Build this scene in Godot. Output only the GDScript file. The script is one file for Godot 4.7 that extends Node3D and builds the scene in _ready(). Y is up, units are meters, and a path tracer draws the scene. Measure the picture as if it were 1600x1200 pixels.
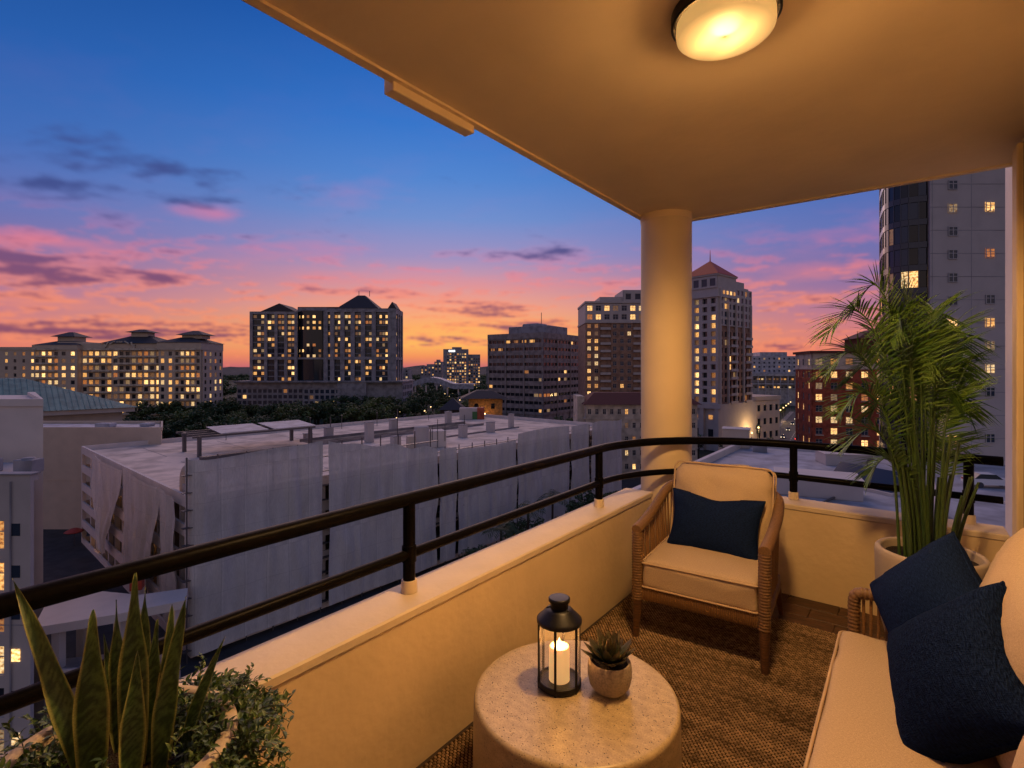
extends Node3D

const EYE := 1.6
const GROUND := -29.4
const YAW := 37.5
const CEIL := 2.84
var rng := RandomNumberGenerator.new()
var taken := {}
var M := {}
var T := {}
const LAMP := 4.8
const LAMP_COLOR := Color(1.0, 0.77, 0.49)


# ---------------------------------------------------------------- mesh builder
class MB:
	var v := PackedVector3Array()
	var n := PackedVector3Array()
	var c := PackedColorArray()
	var ix := PackedInt32Array()
	var uv := PackedVector2Array()
	var col := Color.WHITE
	var use_uv := false

	func quad(a: Vector3, b: Vector3, d: Vector3, e: Vector3) -> void:  # clockwise seen from outside
		var k := v.size()
		var nn := (d - a).cross(b - a).normalized()
		for p in [a, b, d, e]:
			v.append(p)
			n.append(nn)
			c.append(col)
			uv.append(Vector2.ZERO)
		for i in [0, 1, 2, 0, 2, 3]:
			ix.append(k + i)

	func tri(a: Vector3, b: Vector3, d: Vector3) -> void:
		var k := v.size()
		var nn := (d - a).cross(b - a).normalized()
		for p in [a, b, d]:
			v.append(p)
			n.append(nn)
			c.append(col)
			uv.append(Vector2.ZERO)
		for i in 3:
			ix.append(k + i)

	func box(at: Vector3, s: Vector3, b := Basis(), skip_bottom := false) -> void:
		var x := b.x * s.x * 0.5
		var y := b.y * s.y * 0.5
		var z := b.z * s.z * 0.5
		quad(at - x + y + z, at + x + y + z, at + x - y + z, at - x - y + z)
		quad(at + x + y - z, at - x + y - z, at - x - y - z, at + x - y - z)
		quad(at + x + y + z, at + x + y - z, at + x - y - z, at + x - y + z)
		quad(at - x + y - z, at - x + y + z, at - x - y + z, at - x - y - z)
		quad(at - x + y - z, at + x + y - z, at + x + y + z, at - x + y + z)
		if not skip_bottom:
			quad(at - x - y + z, at + x - y + z, at + x - y - z, at - x - y - z)

	func lohi(lo: Vector3, hi: Vector3) -> void:
		box((lo + hi) * 0.5, (hi - lo).abs())

	func bevel(at: Vector3, s: Vector3, r: float, b := Basis()) -> void:  # a box with chamfered edges
		var h := s * 0.5
		var pts := {}
		for sx in [-1, 1]:
			for sy in [-1, 1]:
				for sz in [-1, 1]:
					for ax in 3:
						var p := Vector3(sx * (h.x - r), sy * (h.y - r), sz * (h.z - r))
						p[ax] += [sx, sy, sz][ax] * r
						pts[[sx, sy, sz, ax]] = at + b * p
		var out := func(q: Array) -> void:
			var mid := Vector3.ZERO
			for p in q:
				mid += p
			mid /= q.size()
			var nn: Vector3 = (q[2] - q[0]).cross(q[1] - q[0])
			if nn.dot(mid - at) < 0:
				q.reverse()
			if q.size() == 4:
				quad(q[0], q[1], q[2], q[3])
			else:
				tri(q[0], q[1], q[2])
		for ax in 3:
			var u := (ax + 1) % 3
			var w := (ax + 2) % 3
			for s0 in [-1, 1]:
				var face := []
				for su in [[-1, -1], [1, -1], [1, 1], [-1, 1]]:
					var k := [0, 0, 0]
					k[ax] = s0
					k[u] = su[0]
					k[w] = su[1]
					face.append(pts[[k[0], k[1], k[2], ax]])
				out.call(face)
				for s1 in [-1, 1]:  # the edge along axis w between faces ax and u
					var q := []
					for e in [[-1, ax], [1, ax], [1, u], [-1, u]]:
						var k := [0, 0, 0]
						k[ax] = s0
						k[u] = s1
						k[w] = e[0]
						q.append(pts[[k[0], k[1], k[2], e[1]]])
					out.call(q)
		for sx in [-1, 1]:
			for sy in [-1, 1]:
				for sz in [-1, 1]:
					out.call([pts[[sx, sy, sz, 0]], pts[[sx, sy, sz, 1]], pts[[sx, sy, sz, 2]]])

	func grid(rows: Array, wrap := false, flip := false, cols: Array = []) -> void:  # rows of points, smooth
		var base := v.size()
		var h := rows.size()
		var w: int = rows[0].size()
		var acc := PackedVector3Array()
		acc.resize(h * w)
		for j in h:
			for i in w:
				v.append(rows[j][i])
				c.append(cols[j][i] if cols.size() else col)
				uv.append(Vector2(float(i) / maxi(1, w - 1), float(j) / maxi(1, h - 1)))
		var last := w if wrap else w - 1
		for j in h - 1:
			for i in last:
				var a := j * w + i
				var b := j * w + (i + 1) % w
				var d := (j + 1) * w + (i + 1) % w
				var e := (j + 1) * w + i
				if flip:
					var t := b
					b = e
					e = t
				for f in [[a, b, d], [a, d, e]]:
					var p0: Vector3 = v[base + f[0]]
					var nn: Vector3 = (v[base + f[2]] - p0).cross(v[base + f[1]] - p0)
					for q in f:
						acc[q] += nn
						ix.append(base + q)
		for i in h * w:
			n.append(acc[i].normalized() if acc[i].length_squared() > 1e-24 else Vector3.UP)

	func tube(p: PackedVector3Array, r, seg := 8, caps := true) -> void:
		var rows := []
		var side := Vector3.UP
		for i in p.size():
			var t := (p[mini(i + 1, p.size() - 1)] - p[maxi(i - 1, 0)]).normalized()
			if i == 0:
				side = t.cross(Vector3.UP if absf(t.y) < 0.9 else Vector3.RIGHT).normalized()
			side = (side - t * side.dot(t)).normalized()
			var o := t.cross(side)
			var rr: float = r[i] if r is PackedFloat32Array or r is Array else r
			var ring := PackedVector3Array()
			for k in seg:
				var a := TAU * k / seg
				ring.append(p[i] + (side * cos(a) + o * sin(a)) * rr)
			rows.append(ring)
		grid(rows, true)
		if caps:
			for e in [0, p.size() - 1]:
				var ring: PackedVector3Array = rows[e]
				for k in seg:
					if e == 0:
						tri(p[e], ring[(k + 1) % seg], ring[k])
					else:
						tri(p[e], ring[k], ring[(k + 1) % seg])

	func lathe(prof: Array, seg := 32, at := Vector3.ZERO) -> void:  # profile of (radius, height), top to bottom outside
		var rows := []
		for q in prof:
			var ring := PackedVector3Array()
			for k in seg:
				var a := TAU * k / seg
				ring.append(at + Vector3(cos(a) * q.x, q.y, sin(a) * q.x))
			rows.append(ring)
		grid(rows, true, false)

	func weld(from := 0) -> void:  # one normal for all vertices at one place
		var sum := {}
		for i in range(from, v.size()):
			var k := Vector3i((v[i] * 5000.0).round())
			sum[k] = sum.get(k, Vector3.ZERO) + n[i]
		for i in range(from, v.size()):
			var q: Vector3 = sum[Vector3i((v[i] * 5000.0).round())]
			n[i] = q.normalized() if q.length_squared() > 1e-12 else Vector3.UP

	func mesh(m: Material = null, into: ArrayMesh = null) -> ArrayMesh:
		var a := []
		a.resize(Mesh.ARRAY_MAX)
		a[Mesh.ARRAY_VERTEX] = v
		a[Mesh.ARRAY_NORMAL] = n
		a[Mesh.ARRAY_COLOR] = c
		a[Mesh.ARRAY_TEX_UV] = uv
		a[Mesh.ARRAY_INDEX] = ix
		var am := into if into else ArrayMesh.new()
		am.add_surface_from_arrays(Mesh.PRIMITIVE_TRIANGLES, a)
		if m:
			am.surface_set_material(am.get_surface_count() - 1, m)
		return am


# ---------------------------------------------------------------- naming
func numbered(called: String) -> String:
	var k: int = taken.get(called, 0)
	taken[called] = k + 1
	return called if k == 0 else "%s_%03d" % [called, k]


func tag(o: Node3D, label: String, category := "", group := "", kind := "") -> void:
	if label:
		o.set_meta("label", label)
	if category:
		o.set_meta("category", category)
	if group:
		o.set_meta("group", group)
	if kind:
		o.set_meta("kind", kind)


func thing(called: String, label: String, category: String, at := Vector3.ZERO, turn := 0.0, group := "") -> Node3D:
	var o := Node3D.new()
	o.name = numbered(called)
	add_child(o)
	o.position = at
	o.rotation.y = deg_to_rad(turn)
	tag(o, label, category, group)
	return o


func part(parent: Node3D, called: String, mesh: Mesh, m: Material = null, xf := Transform3D(), label := "") -> MeshInstance3D:
	var o := MeshInstance3D.new()
	o.name = called if parent != self else numbered(called)
	o.mesh = mesh
	if m:
		o.material_override = m
	o.transform = xf
	if label:
		o.set_meta("label", label)
	parent.add_child(o, true)
	return o


func mb(parent: Node3D, called: String, b: MB, m: Material, label := "") -> MeshInstance3D:
	return part(parent, called, b.mesh(m), null, Transform3D(), label)


func struct(called: String, b: MB, m: Material) -> MeshInstance3D:
	var o := mb(self, called, b, m)
	o.set_meta("kind", "structure")
	return o


func copy(o: Node3D, base: String, at: Vector3, turn: float, label := "", scale_by := Vector3.ONE) -> Node3D:
	var k: Node3D = o.duplicate()
	k.name = numbered(base)
	add_child(k)
	k.position = at
	k.rotation.y = deg_to_rad(turn)
	k.scale = scale_by
	if label:
		k.set_meta("label", label)
	return k


func city(l: float, d: float, y := GROUND) -> Vector3:  # the town's own axes: l across, d away from the tower
	return Vector3(-0.60876 * d + 0.79335 * l, y, -0.79335 * d - 0.60876 * l)


# ---------------------------------------------------------------- textures and materials
func noise(sd: int, freq: float, oct := 4, type := FastNoiseLite.TYPE_SIMPLEX_SMOOTH) -> FastNoiseLite:
	var f := FastNoiseLite.new()
	f.seed = sd
	f.frequency = freq
	f.noise_type = type
	f.fractal_octaves = oct
	return f


func noise_tex(f: FastNoiseLite, stops: Array, size := 512) -> NoiseTexture2D:  # stops: position, grey, position, grey ...
	var t := NoiseTexture2D.new()
	t.width = size
	t.height = size
	t.seamless = true
	t.noise = f
	var g := Gradient.new()
	var off := PackedFloat32Array()
	var cc := PackedColorArray()
	for i in range(0, stops.size(), 2):
		off.append(stops[i])
		var k = stops[i + 1]
		cc.append(k if k is Color else Color(k, k, k))
	g.offsets = off
	g.colors = cc
	t.color_ramp = g
	return t


func picture(w: int, h: int, f: Callable) -> ImageTexture:
	var im := Image.create_empty(w, h, false, Image.FORMAT_RGB8)
	for y in h:
		for x in w:
			im.set_pixel(x, y, f.call(x, y))
	return ImageTexture.create_from_image(im)


func mat(called: String, c: Color, rough := 0.8, tex: Texture2D = null, scale := 1.0, height: Texture2D = null, hcm := 0.0, metal := 0.0) -> StandardMaterial3D:
	var m := StandardMaterial3D.new()
	m.resource_name = called
	m.albedo_color = c.linear_to_srgb()
	m.roughness = rough
	m.metallic = metal
	if tex or height:
		m.uv1_triplanar = true
		m.uv1_scale = Vector3.ONE * scale
	if tex:
		m.albedo_texture = tex
	if height:
		m.heightmap_enabled = true
		m.heightmap_texture = height
		m.heightmap_scale = hcm
	M[called] = m
	return m


func glow(called: String, c: Color, energy: float, tex: Texture2D = null, scale := 1.0) -> StandardMaterial3D:
	var m := mat(called, Color(0.3, 0.25, 0.2), 0.5)
	m.emission_enabled = true
	m.emission = c.linear_to_srgb()
	m.emission_energy_multiplier = energy
	if tex:
		m.emission_operator = BaseMaterial3D.EMISSION_OP_MULTIPLY
		m.emission_texture = tex
		m.uv1_triplanar = true
		m.uv1_world_triplanar = true
		m.uv1_scale = Vector3.ONE * scale
	return m


func make_materials() -> void:
	T.soft = noise_tex(noise(3, 0.006, 5), [0.0, 0.94, 0.5, 0.975, 1.0, 1.0])
	T.stain = noise_tex(noise(5, 0.014, 6), [0.0, 0.74, 0.45, 0.9, 0.7, 1.0, 1.0, 0.94])
	T.fine = noise_tex(noise(7, 0.06, 4), [0.0, 0.65, 0.5, 0.88, 1.0, 1.0])
	T.bump = noise_tex(noise(9, 0.05, 5), [0.0, 0.0, 1.0, 1.0])
	T.lump = noise_tex(noise(11, 0.012, 4), [0.0, 0.0, 1.0, 1.0])
	T.room = noise_tex(noise(13, 0.02, 3), [0.0, Color(0.12, 0.07, 0.03), 0.3, Color(0.6, 0.42, 0.22), 0.5, Color(1, 0.85, 0.6), 0.75, Color(1, 0.97, 0.9), 1.0, Color(0.45, 0.3, 0.16)], 256)
	var fib := noise(15, 0.09, 3)
	var fib2 := noise(16, 0.02, 3)
	T.weave = picture(256, 256, func(x: int, y: int) -> Color:
		var a := absf(sin(PI * x / 4.0)) * (0.6 + 0.4 * float((x / 4 + y / 4) % 2))
		var b := absf(sin(PI * y / 4.0)) * (0.6 + 0.4 * float((x / 4 + y / 4 + 1) % 2))
		var k := clampf(maxf(a, b) * 0.8 + 0.2 * fib.get_noise_2d(x, y) + 0.1, 0, 1)
		return Color(k, k, k))
	T.cloth = picture(256, 256, func(x: int, y: int) -> Color:
		var k := 0.9 + 0.12 * fib.get_noise_2d(x * 3.0, y * 0.6) + 0.12 * fib.get_noise_2d(x * 0.6, y * 3.0 + 70)
		return Color(k, k * 0.99, k * 0.97))
	T.heather = picture(256, 256, func(x: int, y: int) -> Color:
		var k := 0.72 + 0.5 * fib.get_noise_2d(x * 0.4, y * 3.0) + 0.2 * fib.get_noise_2d(x * 3.0, y * 0.5 + 90)
		return Color(k, k, k))
	T.grain = picture(512, 512, func(x: int, y: int) -> Color:
		var k := 0.75 + 0.35 * fib2.get_noise_2d(x * 0.35, y * 6.0) + 0.15 * fib.get_noise_2d(x * 0.5, y * 4.0)
		return Color(k, k * 0.97, k * 0.92))
	var pit := noise(17, 0.055, 2, FastNoiseLite.TYPE_CELLULAR)
	pit.cellular_return_type = FastNoiseLite.RETURN_DISTANCE
	var vein := noise(18, 0.012, 5)
	var few := noise(19, 0.02, 2)
	T.stone = picture(512, 512, func(x: int, y: int) -> Color:
		var k := 0.88 + 0.1 * vein.get_noise_2d(x, y * 1.6) + 0.1 * fib.get_noise_2d(x, y)
		var hole := pit.get_noise_2d(x, y * 1.3) + 1.0
		if hole < 0.14 + 0.16 * few.get_noise_2d(x, y):
			k *= 0.38
		return Color(k, k * 0.97, k * 0.9))
	T.stone_bump = picture(512, 512, func(x: int, y: int) -> Color:
		var hole := pit.get_noise_2d(x, y * 1.3) + 1.0
		var k := 0.9 + 0.06 * fib.get_noise_2d(x, y)
		if hole < 0.14 + 0.16 * few.get_noise_2d(x, y):
			k = 0.2
		return Color(k, k, k))
	T.tarp = picture(512, 512, func(x: int, y: int) -> Color:
		var k := 0.9 + 0.1 * vein.get_noise_2d(x * 0.8, y * 0.15) + 0.06 * fib.get_noise_2d(x * 2.0, y * 0.3)
		if x % 128 < 2:
			k *= 0.84
		elif x % 128 < 12:
			k *= 1.05
		if y % 171 < 2:
			k *= 0.88
		return Color(k, k, k * 1.01))
	# balcony
	mat("wall_paint", Color(0.7, 0.53, 0.3), 0.75, T.soft, 0.6, T.bump, 0.14)
	mat("ceiling_paint", Color(0.9, 0.7, 0.42), 0.85, T.soft, 0.35, T.bump, 0.14)
	mat("cap_paint", Color(0.66, 0.53, 0.35), 0.6, T.soft, 0.9, T.bump, 0.1)
	mat("white_wall", Color(0.72, 0.68, 0.64), 0.7, T.soft, 0.6, T.bump, 0.12)
	mat("column_paint", Color(0.78, 0.61, 0.36), 0.7, T.soft, 0.5, T.bump, 0.1)
	mat("bronze", Color(0.006, 0.005, 0.005), 0.36, T.fine, 2.0, T.lump, 0.12)
	M.bronze.metallic_specular = 0.14
	mat("dark_metal", Color(0.012, 0.011, 0.011), 0.42, T.fine, 3.0, null, 0.0, 0.4)
	mat("jute_a", Color(0.3, 0.2, 0.115), 0.95)
	mat("jute_base", Color(0.035, 0.02, 0.01), 1.0)
	M.jute_a.vertex_color_use_as_albedo = true
	mat("tile", Color(0.14, 0.065, 0.03), 0.5, T.grain, 1.6, T.bump, 0.06)
	mat("tile_dark", Color(0.1, 0.045, 0.022), 0.5, T.grain, 1.9, T.bump, 0.06)
	mat("grout", Color(0.05, 0.03, 0.02), 0.9, T.fine, 4.0)
	mat("canvas", Color(0.58, 0.44, 0.29), 0.95, T.cloth, 1.6, T.weave, 0.1)
	M.canvas.uv1_scale = Vector3.ONE * 7.0
	mat("piping", Color(0.46, 0.33, 0.2), 0.95)
	mat("navy", Color(0.014, 0.03, 0.1), 0.95, T.heather, 6.0, T.weave, 0.12)
	mat("navy_rib", Color(0.013, 0.028, 0.092), 0.95, T.heather, 4.5, T.heather, 1.2)
	for k in ["canvas", "piping", "navy", "navy_rib", "jute_a", "jute_base"]:
		M[k].metallic_specular = 0.12
	mat("rattan", Color(0.22, 0.115, 0.042), 0.55, T.fine, 3.0)
	mat("rattan_cord", Color(0.3, 0.15, 0.05), 0.6, T.fine, 5.0)
	mat("leg_wood", Color(0.17, 0.08, 0.034), 0.5, T.grain, 2.0)
	mat("travertine", Color(0.56, 0.45, 0.28), 0.34, T.stone, 2.6, T.stone_bump, 0.2)
	mat("clay", Color(0.5, 0.4, 0.29), 0.85, T.soft, 2.0, T.bump, 0.12)
	mat("clay_small", Color(0.42, 0.33, 0.23), 0.85, T.fine, 3.0, T.bump, 0.08)
	mat("soil", Color(0.035, 0.02, 0.012), 1.0, T.fine, 6.0, T.bump, 1.2)
	mat("leaf", Color(1, 1, 1), 0.45)
	M.leaf.vertex_color_use_as_albedo = true
	M.leaf.backlight_enabled = true
	M.leaf.backlight = Color(0.46, 0.58, 0.26)
	mat("leaf_thick", Color(1, 1, 1), 0.38, T.fine, 8.0)
	M.leaf_thick.vertex_color_use_as_albedo = true
	M.leaf_thick.backlight_enabled = true
	M.leaf_thick.backlight = Color(0.3, 0.4, 0.15)
	mat("wax", Color(0.75, 0.6, 0.38), 0.6)
	M.wax.emission_enabled = true
	M.wax.emission = Color(1.0, 0.55, 0.2).linear_to_srgb()
	M.wax.emission_energy_multiplier = 0.55
	M.wax.subsurf_scatter_enabled = true
	M.wax.subsurf_scatter_strength = 0.4
	glow("flame", Color(1.0, 0.72, 0.35), 6.0)
	mat("wick", Color(0.01, 0.01, 0.01), 1.0)
	var g := mat("pane", Color(1, 1, 1), 0.02)
	g.transparency = BaseMaterial3D.TRANSPARENCY_ALPHA
	g.albedo_color.a = 0.06
	mat("bounce_curtain", Color(0.78, 0.68, 0.52), 0.9, T.soft, 0.8)
	mat("door_glass", Color(0.012, 0.013, 0.016), 0.06)
	# town
	mat("white_stucco", Color(0.8, 0.7, 0.62), 0.9, T.soft, 0.09)
	mat("grey_stucco", Color(0.56, 0.5, 0.46), 0.9, T.soft, 0.09)
	mat("beige_stucco", Color(0.64, 0.52, 0.4), 0.9, T.soft, 0.09)
	mat("cream_stucco", Color(0.72, 0.61, 0.47), 0.9, T.stain, 0.04)
	mat("brown_concrete", Color(0.38, 0.325, 0.3), 0.9, T.stain, 0.04)
	mat("blue_stone", Color(0.36, 0.35, 0.37), 0.8, T.stain, 0.03)
	mat("brick_orange", Color(0.42, 0.255, 0.17), 0.9, T.stain, 0.06)
	mat("brick_red", Color(0.46, 0.1, 0.05), 0.9, T.stain, 0.08)
	mat("roof_tile_red", Color(0.2, 0.06, 0.045), 0.85, T.fine, 0.15)
	mat("roof_copper", Color(0.8, 0.15, 0.05), 0.6, T.fine, 0.2)
	mat("roof_slate", Color(0.07, 0.065, 0.075), 0.75, T.fine, 0.1)
	mat("roof_green", Color(0.2, 0.36, 0.3), 0.5, T.stain, 0.05)
	mat("roof_white", Color(0.66, 0.6, 0.56), 0.85, T.stain, 0.03)
	mat("roof_blue", Color(0.5, 0.5, 0.54), 0.6, T.stain, 0.04)
	mat("deck", Color(0.88, 0.72, 0.58), 0.85, T.stain, 0.025, T.lump, 1.5)
	mat("dark_inside", Color(0.06, 0.045, 0.035), 0.95)
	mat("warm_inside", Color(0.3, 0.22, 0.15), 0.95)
	mat("asphalt", Color(0.05, 0.05, 0.052), 0.8, T.stain, 0.05)
	mat("pavement", Color(0.28, 0.26, 0.24), 0.9, T.stain, 0.1)
	mat("lawn", Color(0.035, 0.05, 0.024), 1.0, T.stain, 0.02)
	mat("paint_line", Color(0.7, 0.68, 0.6), 0.8)
	mat("dark_glass", Color(0.02, 0.024, 0.035), 0.08)
	mat("blue_glass", Color(0.03, 0.045, 0.075), 0.12)
	mat("black_glass", Color(0.008, 0.009, 0.013), 0.04)
	mat("tarp", Color(0.88, 0.83, 0.75), 0.75, T.tarp, 0.1, T.lump, 4.0)
	M.tarp.transparency = BaseMaterial3D.TRANSPARENCY_ALPHA
	M.tarp.albedo_color.a = 0.9
	mat("scaffold", Color(0.14, 0.13, 0.13), 0.5, null, 1.0, null, 0.0, 0.6)
	mat("window_frame", Color(0.5, 0.47, 0.44), 0.7)
	mat("white_paint", Color(0.75, 0.75, 0.76), 0.4)
	mat("red_paint", Color(0.45, 0.06, 0.03), 0.5)
	mat("car_dark", Color(0.05, 0.055, 0.07), 0.25)
	mat("bark", Color(0.07, 0.05, 0.035), 0.95, T.fine, 1.0)
	mat("crown", Color(1, 1, 1), 0.7)
	M.crown.vertex_color_use_as_albedo = true
	M.crown.backlight_enabled = true
	M.crown.backlight = Color(0.35, 0.4, 0.2)
	mat("hill", Color(0.05, 0.055, 0.06), 1.0, T.stain, 0.004)
	var i := 0
	for k in [[0.35, Color(1.0, 0.5, 0.16)], [0.75, Color(1.0, 0.58, 0.22)], [1.15, Color(1.0, 0.66, 0.3)], [1.6, Color(1.0, 0.74, 0.42)], [1.1, Color(0.95, 0.85, 0.66)], [0.5, Color(1.0, 0.42, 0.12)], [0.14, Color(1.0, 0.6, 0.3)], [0.3, Color(0.95, 0.8, 0.6)], [2.2, Color(1.0, 0.8, 0.5)]]:
		glow("lit_%d" % i, k[1], k[0], T.room, 0.45)
		i += 1
	glow("street_glow", Color(1.0, 0.62, 0.26), 3.2)
	glow("white_glow", Color(0.9, 0.95, 1.0), 3.0)
	glow("tail_glow", Color(1.0, 0.05, 0.03), 9.0)
	glow("head_glow", Color(1.0, 0.8, 0.5), 4.0)
	glow("garage_lamp", Color(1.0, 0.62, 0.25), 7.0)


# ---------------------------------------------------------------- sky
func ramp(stops: Array, e: float) -> Vector3:
	for i in range(1, stops.size()):
		if e <= stops[i][0]:
			var t: float = (e - stops[i - 1][0]) / (stops[i][0] - stops[i - 1][0])
			return stops[i - 1][1].lerp(stops[i][1], clampf(t, 0, 1))
	return stops[-1][1]


func lin(r: float, g: float, b: float) -> Vector3:
	var k := Color(r / 255.0, g / 255.0, b / 255.0).srgb_to_linear()
	return Vector3(k.r, k.g, k.b)


func make_sky() -> ImageTexture:
	var W := 2048
	var H := 1024
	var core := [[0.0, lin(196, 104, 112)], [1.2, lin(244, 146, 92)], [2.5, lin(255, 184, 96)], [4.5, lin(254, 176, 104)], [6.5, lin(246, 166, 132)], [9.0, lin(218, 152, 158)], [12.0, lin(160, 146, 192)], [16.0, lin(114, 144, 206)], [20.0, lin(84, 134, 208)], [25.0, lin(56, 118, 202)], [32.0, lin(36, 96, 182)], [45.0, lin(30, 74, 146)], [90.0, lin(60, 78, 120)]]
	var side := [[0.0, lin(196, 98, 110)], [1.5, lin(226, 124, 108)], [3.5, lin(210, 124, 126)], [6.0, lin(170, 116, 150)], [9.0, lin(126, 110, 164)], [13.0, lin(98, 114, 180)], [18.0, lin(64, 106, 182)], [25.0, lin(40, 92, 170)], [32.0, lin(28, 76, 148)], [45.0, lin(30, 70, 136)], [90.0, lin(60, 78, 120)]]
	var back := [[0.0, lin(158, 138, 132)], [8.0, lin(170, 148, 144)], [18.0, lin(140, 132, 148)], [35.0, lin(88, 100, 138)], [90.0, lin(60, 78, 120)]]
	# banks of cloud: azimuth from the view's middle, elevation, spreads, amount
	var banks := [[-38.0, 3.2, 13.0, 1.0, 0.62], [-43.0, 8.2, 6.0, 2.0, 0.6], [-35.0, 8.4, 4.0, 0.7, 0.5], [-38.0, 16.4, 9.0, 2.6, 0.42], [-27.0, 17.6, 7.0, 2.0, 0.32], [-42.0, 13.6, 6.0, 1.4, 0.3], [-18.0, 8.0, 8.0, 0.8, 0.25], [12.0, 9.5, 8.0, 1.0, 0.25], [-24.0, 4.5, 8.0, 0.7, 0.3], [1.0, 12.6, 6.5, 0.8, 0.62], [-3.5, 6.2, 5.0, 1.0, 0.5], [2.0, 4.6, 6.0, 0.6, 0.5], [-7.0, 3.0, 6.0, 0.5, 0.4], [28.0, 2.0, 9.0, 0.6, 0.45], [30.0, 6.5, 7.0, 0.5, 0.25]]
	var wisps := [[-30.0, 14.6, 2.4, 0.6, 0.7], [-22.0, 11.6, 6.0, 1.2, 0.32], [-12.0, 7.5, 9.0, 0.8, 0.35], [30.0, 9.2, 7.0, 0.7, 0.55], [29.0, 6.6, 8.0, 0.5, 0.5], [-7.0, 9.6, 16.0, 1.0, 0.35], [-42.0, 10.4, 4.5, 0.6, 0.75], [-44.0, 5.4, 6.0, 0.8, 0.6], [-20.0, 18.0, 9.0, 2.0, 0.08], [31.0, 12.5, 9.0, 1.4, 0.18], [70.0, 9.0, 14.0, 1.2, 0.5], [-80.0, 7.0, 16.0, 1.5, 0.5]]
	var na := noise(21, 1.0, 5)
	var nb := noise(22, 1.0, 5)
	var nc := noise(23, 1.0, 4)
	var data := PackedFloat32Array()
	data.resize(W * H * 3)
	var ground := lin(60, 48, 52)
	for y in H:
		var e := 90.0 - (y + 0.5) / H * 180.0
		if e < -1.0:
			for x in W:
				var o := (y * W + x) * 3
				data[o] = ground.x
				data[o + 1] = ground.y
				data[o + 2] = ground.z
			continue
		e = maxf(e, 0.0)
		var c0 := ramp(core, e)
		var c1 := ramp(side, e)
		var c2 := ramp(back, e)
		var er := deg_to_rad(e)
		var k := cos(er) / (sin(er) + 0.09)
		var dark := lin(112, 66, 104).lerp(lin(62, 74, 134), smoothstep(5.0, 15.0, e))
		var pink := lin(254, 146, 104).lerp(lin(240, 124, 146), smoothstep(5.0, 13.0, e))
		var near_e := smoothstep(38.0, 14.0, e)
		for x in W:
			var az := (x + 0.5) / W * 360.0  # from -z towards +x
			var da := wrapf(az + YAW + 7.0, -180.0, 180.0)
			var rel := wrapf(az + YAW, -180.0, 180.0)
			var ad := absf(da)
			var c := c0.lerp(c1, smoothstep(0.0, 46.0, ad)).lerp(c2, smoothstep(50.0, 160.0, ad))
			if near_e > 0.0:
				var ar := deg_to_rad(rel)
				var px := sin(ar) * k
				var pz := cos(ar) * k
				var warm := 1.0 - smoothstep(60.0, 150.0, ad)
				var f1 := na.get_noise_2d(px * 1.5, pz * 2.4) * 0.75 + nc.get_noise_2d(px * 5.0, pz * 7.0) * 0.35
				var f2 := nb.get_noise_2d(px * 1.6 + 7.0 + pz * 0.5, pz * 2.2) * 0.8 + nc.get_noise_2d(px * 6.0, pz * 8.0 + 30.0) * 0.3
				var cov := 0.0
				for b in banks:
					var u: float = (rel - b[0]) / b[2]
					if absf(u) < 2.5:
						var q: float = (e - b[1]) / b[3]
						if absf(q) < 2.5:
							cov += b[4] * exp(-u * u - q * q)
				var wi := 0.0
				for b in wisps:
					var u: float = (rel - b[0]) / b[2]
					if absf(u) < 2.5:
						var q: float = (e - b[1]) / b[3]
						if absf(q) < 2.5:
							wi += b[4] * exp(-u * u - q * q)
				var wd := clampf((wi * 1.15 + f2 * 0.6 - 0.02) * 0.95, 0.0, 1.0) * smoothstep(0.02, 0.2, wi + 0.06) * near_e
				c = c.lerp(pink, wd * 0.55 * warm)
				var general := 0.2 * near_e * smoothstep(0.0, 3.0, e)
				var d := clampf((cov * 1.15 + general + f1 * 0.8 - 0.27) * 1.35, 0.0, 1.0) * near_e
				if d > 0.0:
					var lit := c.lerp(pink, 0.55 * warm * smoothstep(15.0, 7.5, e))
					c = c.lerp(lit, smoothstep(0.0, 0.3, d))
					c = c.lerp(dark.lerp(c2 * 0.8, 1.0 - warm), smoothstep(0.25, 0.95, d) * 0.86)
			var o := (y * W + x) * 3
			data[o] = c.x
			data[o + 1] = c.y
			data[o + 2] = c.z
	return ImageTexture.create_from_image(Image.create_from_data(W, H, false, Image.FORMAT_RGBF, data.to_byte_array()))


# ---------------------------------------------------------------- shapes for the balcony
func smooth_path(ctrl: Array, per := 12) -> PackedVector3Array:
	var out := PackedVector3Array()
	for i in ctrl.size() - 1:
		var a: Vector3 = ctrl[maxi(i - 1, 0)]
		var b: Vector3 = ctrl[i]
		var c: Vector3 = ctrl[i + 1]
		var d: Vector3 = ctrl[mini(i + 2, ctrl.size() - 1)]
		for k in per:
			out.append(b.cubic_interpolate(c, a, d, float(k) / per))
	out.append(ctrl[-1])
	return out


func even(p: PackedVector3Array, step: float) -> PackedVector3Array:
	var out := PackedVector3Array([p[0]])
	var left := step
	for i in p.size() - 1:
		var a := p[i]
		var len := a.distance_to(p[i + 1])
		var at := 0.0
		while len - at >= left:
			at += left
			out.append(a.lerp(p[i + 1], at / len))
			left = step
		left -= len - at
	if out[-1].distance_to(p[-1]) > step * 0.3:
		out.append(p[-1])
	return out


func ridged(b: MB, path: PackedVector3Array, r: float, pitch := 0.011, seg := 10) -> void:  # a bar wrapped in cane
	var p := even(path, pitch / 4.0)
	var rr := PackedFloat32Array()
	for i in p.size():
		rr.append(r * (0.91 + 0.13 * absf(sin(PI * i / 4.0))))
	b.tube(p, rr, seg)


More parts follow.
